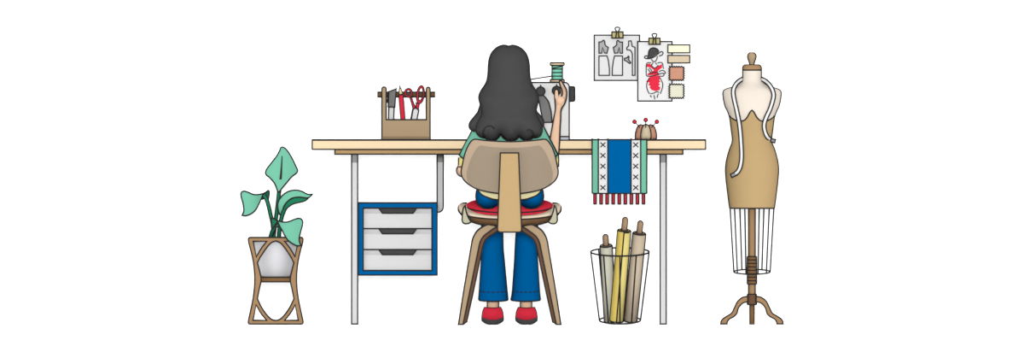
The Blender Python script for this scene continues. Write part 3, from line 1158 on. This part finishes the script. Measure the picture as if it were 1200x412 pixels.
fs += [(0, 1, 2, 3), (len(vs) - 4, len(vs) - 3, len(vs) - 2, len(vs) - 1)]
m.add(vs, fs, 'tape_white')
for s in (0, 1):
    m.line([q - th for q in E[s]], r=LW * .95)
m.build('band', t)
for L, u, v in (([(856.0, 204.0), (861.2, 201.7), (863.6, 205.0), (857.5, 207.9)], 860, 205), ([(903.6, 162.4), (908.9, 163.4), (907.9, 167.4), (902.6, 166.0)], 903.5, 165)):
    y = ff(u, v) - .006
    m = MB()
    m.prism(L, y, y + .003, 'tape_metal', corner=False)
    m.build('metal_tip', t)

# ================================================================== chair
HX = 597.3                                          # the seated person's and the chair's middle
t = thing('chair', 'brown moulded chair with a tan back post, under the seated person', 'chair', W(HX, V0, -0.31))
top_l = [(597.3, 165.3), (585, 164.9), (570, 163.9), (562, 163.0), (557, 162.4), (554, 163.3), (551, 166.3), (547.6, 172.2), (544.9, 179.3), (543, 187), (541.5, 194.3), (540.5, 199.8), (541.3, 205.8), (544.6, 211.2), (550.4, 216.0), (559, 220.6), (570.6, 223.7), (583.3, 225.6), (597.3, 226.4)]
sh = cr(top_l, 4)
sh = sh + mir(sh, HX)[1:-1]
curve = lambda u, v: 0.075 * ((u - HX) / 57) ** 2
m = MB()
m.prism(sh, -0.575, -0.560, 'shell_lit', yf=curve, grid=6)  # lighter colour paints the highlight round the rim
inn = cr([(597.3, 172.6), (580, 171.9), (568, 170.4), (562.6, 170.0), (558.2, 173.8), (553.2, 182.2), (549.5, 191.5), (547.0, 200.6), (546.9, 206.6), (548.2, 212.2), (552, 216.2), (560, 220.3), (571, 223.1), (583.3, 225.0), (597.3, 225.8)], 4)
inn = inn + mir(inn, HX)[1:-1]
m2 = MB()
m2.prism(inn, -0.5765, -0.570, 'shell_shaded', lines=False, yf=curve, grid=6)  # darker centre paints the shell's shading inside the highlighted rim
b = m.build('backrest', t)
m2.build('back_shade', b, 'painted shaded centre of the backrest')
m = MB()
post_l = [(586.4, 178.4), (607.7, 178.4)] + [(611.3, 267.6)] + [(608.2 + 3.1 * math.cos(a), 268 + 3.1 * math.sin(a)) for a in [k / 4 * PI / 2 for k in range(1, 5)]] + \
         [(586.2 - 3.1 * math.sin(a), 268 + 3.1 * math.cos(a)) for a in [k / 4 * PI / 2 for k in range(0, 4)]] + [(583.0, 267.6)]
m.prism(post_l, -0.602, -0.578, 'post_wood')
m.build('back_post', t, 'tan post behind the backrest')
# seat: a shallow wooden bowl that falls towards the back
SYC, SRY = -0.31, 0.245


def tilt_ring(ru, ry, v, dv, n=56, lift=0):
    return [W(HX + ru * math.cos(a), v + dv * math.sin(a) - lift * math.cos(a) ** 6, SYC - ry * math.sin(a)) for a in [2 * PI * k / n for k in range(n)]]


def stack(m, rings, mat, cap0=True, cap1=True):
    n = len(rings[0])
    vs = [p for r in rings for p in r]
    fs = []
    for i in range(len(rings) - 1):
        for k in range(n):
            l = (k + 1) % n
            fs.append((i * n + k, i * n + l, (i + 1) * n + l, (i + 1) * n + k))
    m.add(vs, fs, mat, True)
    m.add(vs, [tuple(range(n))] * cap0 + [tuple((len(rings) - 1) * n + k for k in range(n))] * cap1, mat)


m = MB()
rg = [tilt_ring(59.6, SRY, 248.2, 8.3, lift=1), tilt_ring(55.7, SRY * .99, 252.0, 7.6), tilt_ring(50, SRY * .97, 255.2, 6.8), tilt_ring(44, SRY * .94, 257.9, 6.3), tilt_ring(26, SRY * .75, 259.4, 4.0)]
stack(m, rg, 'seat_wood')
m.line([W(a, b, -0.31 - 0.245 * math.sqrt(max(0, 1 - ((a - HX) / 60) ** 2)) * .93) for a, b in cr([(537.8, 246), (538.8, 248.6), (541.6, 252.0), (547, 256.6), (553, 259.4), (565, 262.6), (582, 264.3), (597.3, 264.8)] + mir([(537.8, 246), (538.8, 248.6), (541.6, 252.0), (547, 256.6), (553, 259.4), (565, 262.6), (582, 264.3)], HX), 4)])
m.build('seat', t)
lo_o = [(572, 262.2), (567.9, 263.8), (563.8, 266.2), (559.1, 270.0), (555.4, 275.7), (553.3, 281.4), (551.8, 290)]
lo_i = [(582.6, 264.6), (578, 267.2), (572.7, 271.0), (567.1, 275.4), (563.6, 280.4), (561.7, 286), (560.9, 290)]
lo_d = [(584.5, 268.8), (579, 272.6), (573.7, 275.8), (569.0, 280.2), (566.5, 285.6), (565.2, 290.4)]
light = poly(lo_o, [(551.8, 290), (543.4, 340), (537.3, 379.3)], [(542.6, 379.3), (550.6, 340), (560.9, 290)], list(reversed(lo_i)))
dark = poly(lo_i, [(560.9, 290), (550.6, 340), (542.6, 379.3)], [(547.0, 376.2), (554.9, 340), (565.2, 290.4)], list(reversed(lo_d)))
for y in (-0.545, -0.13):
    for L, Dk in ((light, dark), (mir(light, HX), mir(dark, HX))):
        m = MB()
        m.prism(L, y, y + .035, 'leg_wood')
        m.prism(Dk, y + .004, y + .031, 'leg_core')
        m.build('leg', t)

# ------------------------------------------------------------------ cushion tied onto the seat
t = thing('seat_cushion', 'round red cushion with a cream underside, tied to the chair seat', 'cushion', W(HX, 250, SYC))
m = MB()
rg = [tilt_ring(50, SRY * .86, 244.6, 7.3, lift=5), tilt_ring(57, SRY * .95, 244.8, 7.8, lift=6), tilt_ring(59.6, SRY * .985, 245.4, 8.2, lift=6), tilt_ring(60, SRY, 246.6, 8.4, lift=4), tilt_ring(59.4, SRY * .99, 247.8, 8.3, lift=1)]
stack(m, rg, 'pad_cream')
m.line(tilt_ring(59.8, SRY, 247.9, 8.4, lift=1), True)
for sd in (-1, 1):
    m.line([W(HX + sd * q[0], q[1], SYC + q[2]) for q in cr([(60.2, 246.6, -.03), (60.3, 242.6, -.01), (58.6, 239.4, .03), (55.2, 237.7, .07), (50.4, 237.4, .11)], 4)])
m.build('underside', t, 'cream underside')
m = MB()
rg = [tilt_ring(a, SRY * q, v, d) for a, q, v, d in ((12, .2, 234.2, .8), (22, .36, 234.3, 1.4), (30, .5, 234.4, 2.0), (36, .58, 234.6, 2.6), (40, .64, 235.0, 3.2), (43, .70, 235.5, 3.9),
      (46, .76, 236.2, 4.6), (48, .80, 237.0, 5.4), (49.6, .835, 238.0, 6.2), (50.6, .86, 239.2, 6.8), (51.4, .875, 240.6, 7.4), (51.8, .885, 243.0, 7.6), (51.2, .88, 245.0, 7.6))]
for ring in rg[:11]:                                # pressed down where the person sits
    for q in ring:
        for sd in (-1, 1):
            e = 1 - ((q.x / K + U0 - HX - 25.2 * sd) / 15.6) ** 2 - (max(0, q.y + .374) / .112) ** 2
            if e > 0:
                q.z = min(q.z, (V0 - (229.4 + 15.2 * math.sqrt(e))) * K)
stack(m, rg, 'red')
m.line(tilt_ring(51.6, SRY * .885, 241.0, 7.5), True)
m.line(tilt_ring(51.6, SRY * .885, 245.0, 7.6), True)
m.build('cover', t, 'red cover')
tie = poly([(545.2, 239.8), (542.9, 243.4), (541.8, 250), (541.3, 257.6)], [(541.3, 257.6), (543, 260.6), (546.2, 261.5), (549.6, 260.8), (552.2, 259.2)], [(552.2, 259.2), (549.2, 254.8), (547.0, 249.4), (545.6, 244.0), (545.2, 239.8)])
for L in (tie, mir(tie, HX)):
    m = MB()
    m.prism(L, -0.462, -0.456, 'tie_cream', corner=False, yf=lambda u, v: 0.0012 * (250 - v) if v < 250 else 0, grid=4)
    m.build('tie', t)

# ================================================================== person
t = thing('person', 'person with long wavy dark hair, green shirt and blue jeans, seated, reaching up', 'person', W(HX, V0, -0.3))
TYC = -0.37
FAT = [(94, .160), (97, .150), (105, .135), (112, .115), (119, .085), (126, .045), (140, -.015), (160, -.075), (180, -.135), (197, -.18)]
fy = lambda v: interp(FAT, v)


def limb(m, rows, mat='skin', n=20):
    P = cr([r[:3] for r in rows], 3)
    R = cr([(r[3], 0) for r in rows], 3)
    m.sweep([W(*q) for q in P], [q[0] * K for q in R], mat, n=n)


b = MB()
# trunk, neck and head
b.rings([(v, HX, y, a, c * K) for v, y, a, c in ((124, TYC, 11, 11), (130, TYC, 20, 16), (138, TYC, 28, 21), (150, TYC, 31, 24), (168, TYC, 30, 24), (190, TYC, 28, 22), (206, TYC, 31, 24), (222, TYC, 31, 20), (233, TYC, 28, 18))], 'skin', n=28)
limb(b, [(HX, 134, TYC, 10.5), (HX, 120, TYC + .004, 9.5), (HX, 108, TYC + .012, 10)])
b.ellipsoid(W(596.4, 86, TYC + .01), 21 * K, 27.5 * K, 29 * K, 'skin')
b.ellipsoid(W(596.4, 101, TYC + .035), 14 * K, 19 * K, 17 * K, 'skin')
b.sweep([W(596.4, 84, TYC + .098), W(596.4, 92, TYC + .116), W(596.4, 95, TYC + .108)], [1.6 * K, 2.8 * K, 2.2 * K], 'skin', n=10)   # nose
for s in (-1, 1):
    b.ellipsoid(W(596.4 + 21 * s, 89, TYC + .012), 1.8 * K, 4 * K, 6 * K, 'skin', 12, 8)    # ears
# right arm, reaching up
limb(b, [(622, 148, TYC, 8.5), (634, 166, -.315, 7.4), (643.6, 180, -.255, 6.6), (646.4, 187, -.22, 6.8), (646.6, 194, -.19, 7.4), (647.2, 191, -.165, 7.2), (648.8, 180, fy(180), 6.3), (650.4, 161, fy(161), 5.5), (651.7, 150, fy(150), 4.8),
         (652.9, 140, fy(140), 4.2), (653.9, 130, fy(130), 3.5), (655.0, 125, fy(125), 4.2)])
b.ellipsoid(W(656.7, 119.6, fy(119.6) + .006), 6.2 * K, .020, 6.8 * K, 'skin')
limb(b, [(657.8, 118, .09, 4.2), (660.9, 114, .108, 2.9), (661.5, 108.5, .128, 2.8), (660.3, 103, .145, 2.5), (658.3, 98.5, .158, 2.1), (656.9, 95.9, .166, 1.7)], n=12)          # index
limb(b, [(657.8, 118, .10, 4.0), (660.4, 114, .126, 2.7), (660.8, 108.5, .146, 2.6), (659.7, 103, .160, 2.3), (657.8, 98.9, .170, 2.0), (656.9, 96.8, .176, 1.7)], n=12)           # middle
limb(b, [(657.5, 118.5, .11, 3.8), (659.9, 115, .142, 2.5), (660.2, 110.5, .160, 2.4), (659.2, 106, .170, 2.1), (657.6, 103.4, .174, 1.6)], n=12)                              # ring
limb(b, [(657.2, 119.5, .11, 3.4), (659.2, 116.8, .150, 2.2), (659.4, 113.4, .168, 2.0), (658.4, 110.2, .176, 1.8), (657.2, 108.6, .178, 1.4)], n=12)                           # little
limb(b, [(654.4, 120, .082, 3.6), (652.6, 115.4, .090, 2.5), (652.2, 110.5, .102, 2.2), (652.2, 106, .116, 1.7)], n=12)                                                         # thumb
# left arm, forearm resting on the desk edge
limb(b, [(571, 149, TYC, 8.5), (556, 170, -.365, 7.4), (546.2, 184, -.356, 6.6), (545.3, 192, -.35, 7.8), (544.7, 198.4, -.34, 9.2), (547, 195, -.30, 8.6), (555, 178, -.17, 7), (565, 160, -.03, 5.4), (569, 157.4, .01, 5.0)])
b.ellipsoid(W(572.4, 158.0, .05), 9.5 * K, .034, 4.4 * K, 'skin')
for (du, ln, r) in ((-6.4, .050, 2.0), (-2.2, .064, 2.3), (2.2, .070, 2.4), (6.4, .062, 2.3)):
    limb(b, [(573 + du * .9, 158.0, .06, 2.9), (574 + du * 1.15, 157.0, .085 + ln * .3, r), (574.8 + du * 1.25, 158.6, .085 + ln * .7, r), (575.2 + du * 1.25, 161.0, .085 + ln, r * .8)], n=12)
limb(b, [(577, 159, .025, 3.2), (583.6, 159.4, .045, 2.7), (586.8, 160.6, .072, 2.2)], n=12)
# legs and feet
for s, ua in ((-1, 577.7), (1, 616.5)):
    limb(b, [(HX + 20 * s, 228, TYC, 12), (HX + 20.5 * s, 226, -.15, 12.5), (HX + 21 * s, 224.5, .02, 10.5), (HX + 21 * s, 236, .06, 10), (HX + 20.5 * s, 262, .06, 9.8), (ua, 300, .06, 8.2), (ua, 340, .06, 6.6), (ua, 356, .06, 6.4), (ua, 368, .065, 6.6)])
    limb(b, [(ua, 370.5, .048, 6.2), (ua, 370, .10, 7), (ua, 373, .17, 6.2), (ua, 374.6, .215, 4.2)])
b.fuse(.0036, 'skin', 5)
# dark edging along the bare arm, hand, elbow and ankles
edge = [(654.4, 183), (655.9, 165), (656.4, 150), (657.1, 140), (657.4, 130.5), (659, 126), (661.6, 121.5), (663.5, 116.5), (664.3, 110), (663.7, 105.2), (661.5, 100.8), (658.9, 96.2), (657.2, 94.2), (655.5, 95.6), (656.4, 100), (658.4, 105.4), (658.8, 109), (657.8, 113), (655.3, 116.8), (654.5, 113.6), (654.4, 108), (653.4, 105.2), (652.0, 104.2), (650.5, 106), (650.0, 111), (650.4, 119), (650.8, 126), (650.4, 131), (648.6, 140), (646.9, 150), (645.0, 160.4), (644.2, 164)]
b.line([W(u, v, fy(v) - .012) for u, v in cr(edge, 4)])
b.line([W(u, v, -.355) for u, v in cr([(536.9, 194.4), (535.2, 197), (534.9, 199.6), (535.7, 202.6), (537.8, 205.2), (541.2, 206.6)], 4)])
for ua in (577.7, 616.5):
    for s in (-1, 1):
        b.line([W(ua + 6.6 * s, 350.5, .058), W(ua + 6.6 * s, 360.6, .058)])
b.build('body', t)

for s in (-1, 1):
    m = MB()
    m.ellipsoid(W(596.4 + 8.6 * s, 86, TYC + .090), 3.4 * K, .006, 2.0 * K, 'eye_white', 14, 8)
    m.ellipsoid(W(596.4 + 8.6 * s, 86, TYC + .0945), 1.5 * K, .003, 1.6 * K, 'dark_edging', 12, 8)
    m.build('eye', t)
m = MB()
m.sweep([W(592, 102.6, TYC + .096), W(594.5, 103.2, TYC + .1015), W(598.3, 103.2, TYC + .1015), W(600.8, 102.6, TYC + .096)], [.5 * K, 1.3 * K, 1.3 * K, .5 * K], 'lip', n=10)
m.build('mouth', t)

# --- jeans
m = MB()
for s in (-1, 1):
    m.ellipsoid(W(HX + 25.2 * s, 229.2, TYC - .004), 14.2 * K, .104, 14.9 * K, 'denim')
    limb(m, [(HX + 22 * s, 229, TYC, 15), (HX + 21.5 * s, 226, -.20, 14.2), (HX + 20.8 * s, 224.8, .02, 12.4), (HX + 20.8 * s, 232, .06, 12), (HX + 20.6 * s, 262, .06, 11.8), (HX + 20.4 * s, 276, .06, 11.6)], 'denim')
m.ellipsoid(W(HX, 228, TYC), 28 * K, .100, 14.5 * K, 'denim')
m.rings([(206, HX, TYC, 34, .094), (214, HX, TYC, 36, .098), (226, HX, TYC, 36, .098), (234, HX, TYC, 30, .09)], 'denim')
m.fuse(.005, 'denim', 4)
but = [(559.4, 220), (558.1, 225), (557.7, 230), (558.6, 234.8), (561.2, 239.2), (566, 242.9), (571.7, 244.3), (577.6, 243.3), (582.4, 242.2), (590, 240.5)]
for L in (but, mir(but, HX)):
    m.line([W(u, v, TYC - .055 - .05 * max(0, min(1, (v - 230) / 12))) for u, v in cr(L, 4)])
SHY = .06
for tab in ([(258, 576.3, 12.0), (272, 576.9, 11.9), (290, 577.2, 12.0), (304, 577.5, 13.0), (340, 578.0, 15.8), (351, 578.1, 16.8)],
            [(258, 617.6, 12.0), (272, 617.4, 12.1), (290, 616.5, 12.4), (304, 616.4, 13.0), (340, 616.3, 15.4), (351, 616.0, 16.9)]):
    T3 = cr(tab, 4)
    na = 40
    vs, fs = [], []
    for (v, c, r) in T3:
        for k in range(na):
            a = 2 * PI * k / na
            vs.append(W(c + r * math.cos(a), v + (1.7 * math.sin(a) * max(0, (v - 300) / 51) if v > 300 else 0), SHY - r * K * math.sin(a)))
    for i in range(len(T3) - 1):
        for k in range(na):
            l = (k + 1) % na
            fs.append((i * na + k, i * na + l, (i + 1) * na + l, (i + 1) * na + k))
    m.add(vs, fs, 'denim', True)
    for s in (-1, 1):
        m.line([W(c + (r + .4) * s, v, SHY - .002) for (v, c, r) in T3])
    v, c, r = T3[-1]
    m.line([W(c + r * math.cos(a), v + 1.7 * math.sin(a), SHY - r * K * math.sin(a)) for a in [2 * PI * k / 40 for k in range(40)]], True)
    c, r = interp([(q[0], q[1]) for q in T3], 341), interp([(q[0], q[2]) for q in T3], 341)
    for k in range(18):
        u0, u1 = 2 * PI * (k + .22) / 18, 2 * PI * (k + .78) / 18
        m.line([W(c + r * math.cos(a), 340.4 + 1.7 * math.sin(a), SHY - (r * K + .0005) * math.sin(a)) for a in [u0 + (u1 - u0) * q / 3 for q in range(4)]], r=LW * .8)
m.build('jeans', t)

# --- shoes
for uc in (577.3, 616.9):
    sec_r = poly([(uc - 9.4, 360.0), (uc, 360.6), (uc + 9.4, 360.0)], [(uc + 9.4, 360.0), (uc + 11.4, 364.5), (uc + 12.5, 371.2)], [(uc + 12.5, 371.2), (uc + 7, 373.6), (uc, 374.4), (uc - 7, 373.6), (uc - 12.5, 371.2)], [(uc - 12.5, 371.2), (uc - 11.4, 364.5), (uc - 9.4, 360.0)])
    sec_s = poly([(uc - 12.5, 371.2), (uc - 7, 373.6), (uc, 374.4), (uc + 7, 373.6), (uc + 12.5, 371.2)], [(uc + 12.5, 371.2), (uc + 12.2, 374.8), (uc + 9, 377.8), (uc + 4.5, 379.2), (uc, 379.6), (uc - 4.5, 379.2), (uc - 9, 377.8), (uc - 12.2, 374.8), (uc - 12.5, 371.2)])

    def shoe(sec, mat, steps):
        m = MB()
        n = len(sec)
        vs, fs = [], []
        for (y, sx, top) in steps:
            for (u, v) in sec:
                vs.append(W(uc + (u - uc) * sx, 379.6 - (379.6 - v) * top, y))
        for i in range(len(steps) - 1):
            for k in range(n):
                l = (k + 1) % n
                fs.append((i * n + k, i * n + l, (i + 1) * n + l, (i + 1) * n + k))
        fs += [tuple(range(n)), tuple((len(steps) - 1) * n + k for k in range(n))]
        m.add(vs, fs, mat, True)
        m.line([W(u, v, steps[1][0]) for u, v in sec], True)
        return m

    st = [(.012, .97, .985), (.018, 1, 1), (.09, 1, 1), (.14, 1.06, .80), (.19, .98, .66), (.225, .74, .56), (.24, .45, .5)]
    sh_o = shoe(sec_r, 'red', st).build('shoe', t)
    shoe(sec_s, 'charcoal', [(y - .001, a, 1 if i < 3 else max(.75, c)) for i, (y, a, c) in enumerate(st)]).build('sole', sh_o, 'dark sole')

# --- undershirt hem and cuffs, shirt
HEM = [(0, 234.0), (14.9, 233.4), (20.7, 232.4), (25.6, 230.7), (30.4, 229.0), (34.3, 226.0), (36.6, 222.0), (37.2, 219)]
m = MB()
na = 72
vs, fs = [], []
ra, rb = 37.2, .116
for i in range(9):
    for k in range(na):
        a = 2 * PI * k / na
        cc, ss = math.cos(a), math.sin(a)
        q = (cc ** 4 + ss ** 4) ** -.25
        e = interp(HEM, abs(ra * cc * q))
        vs.append(W(HX + ra * cc * q, 196 + (e - 196) * i / 8, TYC - rb * ss * q))
for i in range(8):
    for k in range(na):
        l = (k + 1) % na
        fs.append((i * na + k, i * na + l, (i + 1) * na + l, (i + 1) * na + k))
m.add(vs, fs, 'hem_cream', True)
m.line(vs[8 * na:9 * na], True)
m.build('undershirt_hem', t, 'pale yellow hem below the shirt')

m = MB()
m.rings([(v, HX, TYC, a, c) for v, a, c in ((124, 11, .045), (130, 21, .062), (136, 28, .078), (142, 32, .086), (150, 35, .092), (165, 36, .096), (185, 35, .096), (204, 36.5, .108), (216, 38.5, .124))], 'shirt_green')
limb(m, [(569, 147, TYC, 12), (563.9, 158.6, TYC, 12), (554.4, 170.9, -.365, 9.6), (549, 178.6, -.36, 8.4), (544.9, 185, -.355, 7.6)], 'shirt_green')
limb(m, [(624, 146, TYC, 11), (626.3, 152.6, -.36, 11.3), (637, 168.1, -.31, 9), (642.6, 176.6, -.27, 8.1), (647.2, 184, -.235, 7.4)], 'shirt_green')
m.fuse(.0042, 'shirt_green', 3)
m.line([W(u, v, -.365) for u, v in ((555.2, 148.4), (552.9, 152.8), (545.6, 166.7), (537.9, 181.6))])
m.line([W(538.3, 181.6, -.375), W(544.2, 186.4, -.39), W(550, 187.6, -.375)])
m.line([W(u, v, y) for u, v, y in ((634.2, 142.2, -.365), (636.9, 147.2, -.36), (645.4, 163.8, -.32), (654.1, 180.7, -.255))])
m.line([W(653.7, 180.8, -.25), W(649.6, 184.0, -.28), W(643, 187.2, -.26)])
m.build('shirt', t)
for P4 in ([(545.2, 184, -.355, 7.3), (545.2, 195, -.35, 7.6)], [(646.9, 183.6, -.236, 7.3), (646.8, 194.6, -.20, 7.5)]):
    m = MB()
    limb(m, P4, 'cuff_yellow')
    for s in (-1, 1):
        m.line([W(q[0] + (q[3] + .4) * s, q[1], q[2] - .003) for q in P4])
    q = P4[1]
    m.ring_line(q[1], q[0], q[2], q[3], q[3] * K)
    m.build('cuff', t, 'yellow cuff')

# --- hair
HB = lambda u, v: -.415 - .055 * max(0, min(1, (v - 105) / 35))
hl = [(596.2, 53.9), (592.4, 52.8), (587.7, 53.0), (581.9, 55.7), (577, 60.6), (574.1, 66.6), (572.7, 74), (572.1, 85), (570.9, 93.4), (568.3, 99.2), (564.4, 105), (561.8, 110.4), (561.5, 115.4), (563, 121), (564.5, 127), (564.7, 131.5), (563.4, 136.4), (559.9, 143.2), (557.9, 149), (558.3, 154), (560.9, 158), (565.1, 160.4), (568.4, 161.0)]
hb1 = [(568.4, 161.0), (572, 163.4), (577, 164.4), (581.6, 162.8), (586.9, 157.2)]
hb2 = [(586.9, 157.2), (590.4, 161.4), (596, 164.4), (602, 164.0), (605.5, 162.4), (608.2, 159.4)]
hb3 = [(608.2, 159.4), (612.4, 162.6), (617, 163.8), (621.4, 162.8), (624.8, 160.8)]
hr = [(624.8, 160.8), (629.5, 160.4), (633.3, 157.8), (635.2, 152.3), (634.3, 146), (631.2, 139.4), (628.6, 134), (627.8, 129.6), (628.9, 124), (630.6, 117), (630.2, 111.4), (627.5, 105.4), (623.2, 98.4), (621.2, 92), (620.4, 85), (619.9, 74.5), (617.8, 65.6), (613.9, 59.2), (608.1, 54.8), (601.3, 52.7), (596.2, 53.9)]
main = poly(hl, hb1, hb2, hb3, hr, n=4)
m = MB()
for s, L in ((-1, cr([(564.2, 122), (561.8, 126), (560.0, 131), (555.3, 137), (551, 142.4), (549.9, 146.8), (551.4, 150.8), (556.4, 153.2), (566, 152), (570, 136)], 4, True)),
             (1, cr([(626.5, 126), (628.8, 130.4), (632.8, 134.8), (636.1, 139.2), (637.0, 144.1), (635.6, 147.6), (628, 150), (620, 140)], 4, True))):
    m.pillow(L, -.425, .03, .03, 9, 'hair', grid=3)
m.ellipsoid(W(596.4, 82, TYC + .004), 22.3 * K, 28 * K, 27.5 * K, 'hair')
m.pillow(main, 0, .092, .03, 24, 'hair', grid=2.6, yf=HB)
for L in ([(567.6, 160.4), (566.2, 156.9), (566.3, 152.6), (568.9, 148.5), (573.3, 146.8), (577.1, 147.9), (579.2, 150.1)],
          [(617, 153.0), (619.1, 151.3), (622.3, 151.8), (624.6, 155), (625.1, 158.2), (624.2, 160.8)]):
    m.line([W(u, v, HB(u, v) - .092 * math.sqrt(max(0, 1 - (1 - min(1, dist((u, v), [main]) / 24)) ** 2)) - .0012) for u, v in cr(L, 4)], r=LW * .9)
m.build('hair', t)

# ================================================================== light and camera
w = bpy.data.worlds.new('studio')
bpy.context.scene.world = w
w.use_nodes = True
w.node_tree.nodes['Background'].inputs['Color'].default_value = (1, 1, 1, 1)
w.node_tree.nodes['Background'].inputs['Strength'].default_value = AMBIENT

for nm, az, strength, ang, el in (('front_fill', 0, FRONT, 3, 88.3), ('side_fill_left', 52, SIDE, 30, 84), ('side_fill_right', -52, SIDE, 30, 84)):  # added fill suns that brighten recesses and camera-facing sides
    sun = bpy.data.lights.new(nm, 'SUN')
    sun.energy = strength * PI
    sun.angle = math.radians(ang)
    so = bpy.data.objects.new(nm, sun)
    so.location = (6 * math.sin(math.radians(-az)), -6, 2.2)
    so.rotation_euler = (math.radians(el), 0, math.radians(-az))
    C.objects.link(so)

cam = bpy.data.cameras.new('camera')
co = bpy.data.objects.new('camera', cam)
C.objects.link(co)
cam.type = 'ORTHO'
cam.ortho_scale = 1200 * K
TILT, L = math.radians(0.2), 40.0
co.location = (0, -L * math.cos(TILT), (V0 - 206) * K + L * math.sin(TILT))
co.rotation_euler = (PI / 2 - TILT, 0, 0)
cam.clip_end = 120
sc = bpy.context.scene
sc.camera = co
sc.view_settings.view_transform = 'Standard'
sc.view_settings.look = 'None'
sc.view_settings.gamma = 1.0
sc.view_settings.use_curve_mapping = False
sc.view_settings.exposure = math.log2(EXPO)
sc.cycles.max_bounces = 12
sc.cycles.diffuse_bounces = 8
